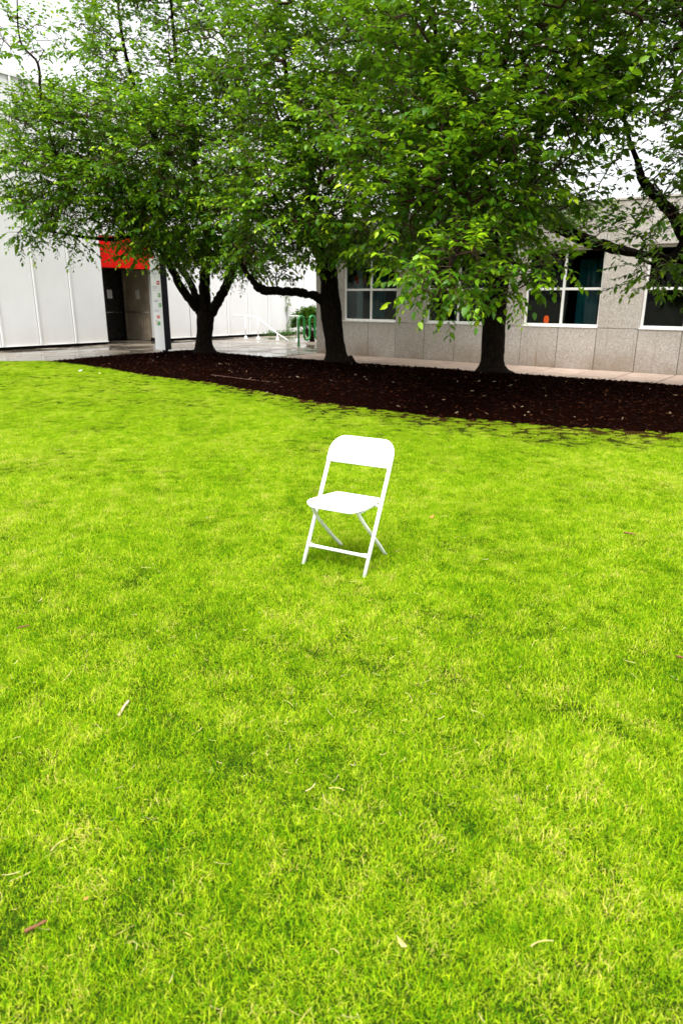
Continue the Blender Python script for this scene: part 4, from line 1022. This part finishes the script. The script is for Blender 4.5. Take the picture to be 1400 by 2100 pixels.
for s in (-1, 1):
    mb = MB(); mb.tube([(s * .202, 0.0, 0.0), (s * .202, SL * .30, .30), (s * .202, SL * .56, .56), (s * .200, SL * .625, .625)], .0115, 12); lg = mb.build('front_leg', M['chair_steel'], ch, smooth=True)
    mb = MB(); mb.tube([(s * .202, -.002, -.004), (s * .202, .009, .020)], .0120, 12); mb.build('foot_cap', M['rubber'], lg, smooth=True)
    c = catmull([(s * .150, .020, .384), (s * .152, .050, .345), (s * .156, .092, .296), (s * .158, .14, .248), (s * .158, .28, .115), (s * .152, .345, .055), (s * .150, .400, 0.0)], 5)
    mb = MB(); mb.tube([Vector(p) for p in c], .0105, 12); lg = mb.build('rear_leg', M['chair_steel'], ch, smooth=True)
    mb = MB(); mb.tube([(s * .150, .404, -.006), (s * .1505, .388, .012), (s * .151, .380, .022)], .0118, 12); mb.build('foot_cap', M['rubber'], lg, smooth=True)
    mb = MB(); mb.tube([(s * .150, .205, .378), (s * .209, .205, .380)], .007, 10); mb.build('pivot', M['chair_steel'], ch, smooth=True)
mb = MB(); mb.add([], []); mb.tube([(-.202, SL*.12, .12), (-.18, SL*.12, .121), (-.15, SL*.12, .12), (.15, SL*.12, .12), (.18, SL*.12, .121), (.202, SL*.12, .12)], [.014, .013, .010, .010, .013, .014], 12)
mb.build('front_crossbar', M['chair_steel'], ch, smooth=True)
for s in (-1, 1):
    mb = MB(); mb.box(s * .150 - .008, s * .150 + .008, 0.03, .29, .372, .380); mb.build('seat_bracket', M['chair_steel'], ch)

# ------------------------------------------------------------------ small litter on the lawn
def stick(name, x, y, length, rad, rz, mat, label, cat='stick', bend=.1, tilt=0.0, z=.035):
    n = 7; pts = []; rr = []
    for k in range(n):
        t = k / (n - 1) - .5
        pts.append((t * length, bend * length * (0.25 - t * t) + random.gauss(0, .03) * rad * 3, math.sin(tilt) * t * length + random.gauss(0, .1) * rad)); rr.append(rad * (1.05 - .35 * (t + .5)) * random.uniform(.9, 1.12))
    mb = MB(); mb.tube(pts, rr, 8); o = mb.build(name, M[mat], smooth=True); o.location = (x, y, z); o.rotation_euler = (0, 0, rz); return tag(o, label, cat)
stick('dead_stick', -0.81, 2.22, .075, .0058, 1.35, 'pale_stick', 'pale broken stick on the lawn to the left below the chair', tilt=.25)
stick('dead_stick', -0.74, 1.29, .052, .0042, 0.55, 'stick', 'reddish brown stick near the lower left corner of the lawn', tilt=.1)
stick('dead_stick', 1.90, 4.26, .075, .0070, -0.55, 'stick', 'brown bark stick on the grass to the right of the chair')
stick('dead_stick', -1.48, 2.88, .05, .004, .6, 'stick', 'small dark stick at the left edge of the lawn')
stick('dead_stick', 1.47, 2.62, .05, .005, -.5, 'stick', 'short brown stick at the right edge of the lawn')
stick('dry_stalk', 0.48, 1.24, .06, .0018, .25, 'straw', 'curved pale dry stalk near the bottom right of the lawn', 'stalk', bend=.5, z=.045)
stick('dry_stalk', -0.01, 1.77, .05, .0016, -.2, 'straw', 'thin pale dry stalk at the middle of the near lawn', 'stalk', bend=.6, z=.045)
stick('dry_stalk', -0.78, 1.54, .055, .0017, 1.0, 'straw', 'pale dry stalk on the grass near the left edge below the pale stick', 'stalk', bend=.5, z=.045)
def dead_leaf(x, y, size, rz, label, mat='dead'):
    P, F = LEAFV[3]; me = np_mesh('dead_leaf', P * np.array([1, .9, -1.0]) * size, F, M[mat], np.full(len(P), .5)); o = bpy.data.objects.new('dead_leaf', me); link(o)
    o.location = (x, y, .045); o.rotation_euler = (.25, .15, rz); return tag(o, label, 'leaf')
dead_leaf(-0.65, 1.36, .016, .4, 'small orange dead leaf near the reddish stick at lower left')
dead_leaf(0.16, 1.23, .034, 2.4, 'curled straw coloured dead leaf at the bottom of the lawn', 'straw')
dead_leaf(0.62, 4.55, .05, 1.0, 'brown dead leaf on the grass just right of the chair')
dead_leaf(-4.9, 14.0, .10, 1.9, 'pale yellow fallen leaf on the lawn by the mulch edge', 'straw')
dead_leaf(-5.55, 14.6, .09, .3, 'whitish fallen leaf farther left on the lawn by the mulch edge', 'paper')
# straw clippings too many and too small to pick apart
def clippings():
    rg = np.random.default_rng(5); n = 2600; V = np.zeros((n, 8, 3))
    for k in range(n):
        while True:
            y = 0.9 + 9.5 * rg.random() ** 1.4; x = rg.uniform(-1, 1) * (0.6 * y + .5)
            if y < y_edge(x) - .6 and fnoise(x, y, 1.1, 40) > -0.25 + .5 * rg.random() - .1: break
        L = 0.022 + 0.045 * rg.random() ** 2; w = .0006 + .0007 * rg.random(); th = rg.random() * 6.283; cv = rg.normal() * .5; z = .012 + .014 * rg.random(); sl = rg.normal() * .2
        p = np.array([x, y, z])
        for q in range(4):
            a = th + cv * (q - 1.5); d = np.array([math.cos(a), math.sin(a), sl]); s = np.array([-d[1], d[0], .3])
            V[k, 2*q] = p - s * w; V[k, 2*q+1] = p + s * w; p = p + d * L / 3
    f = np.array([(0, 1, 3, 2), (2, 3, 5, 4), (4, 5, 7, 6)]); F = (f[None] + (np.arange(n) * 8)[:, None, None]).reshape(-1, 4)
    o = bpy.data.objects.new('dry_clippings', np_mesh('dry_clippings', V.reshape(-1, 3), F, M['straw'])); link(o); tag(o, 'scattered straw coloured mowing clippings lying on the grass', 'clippings', kind='stuff')
clippings()
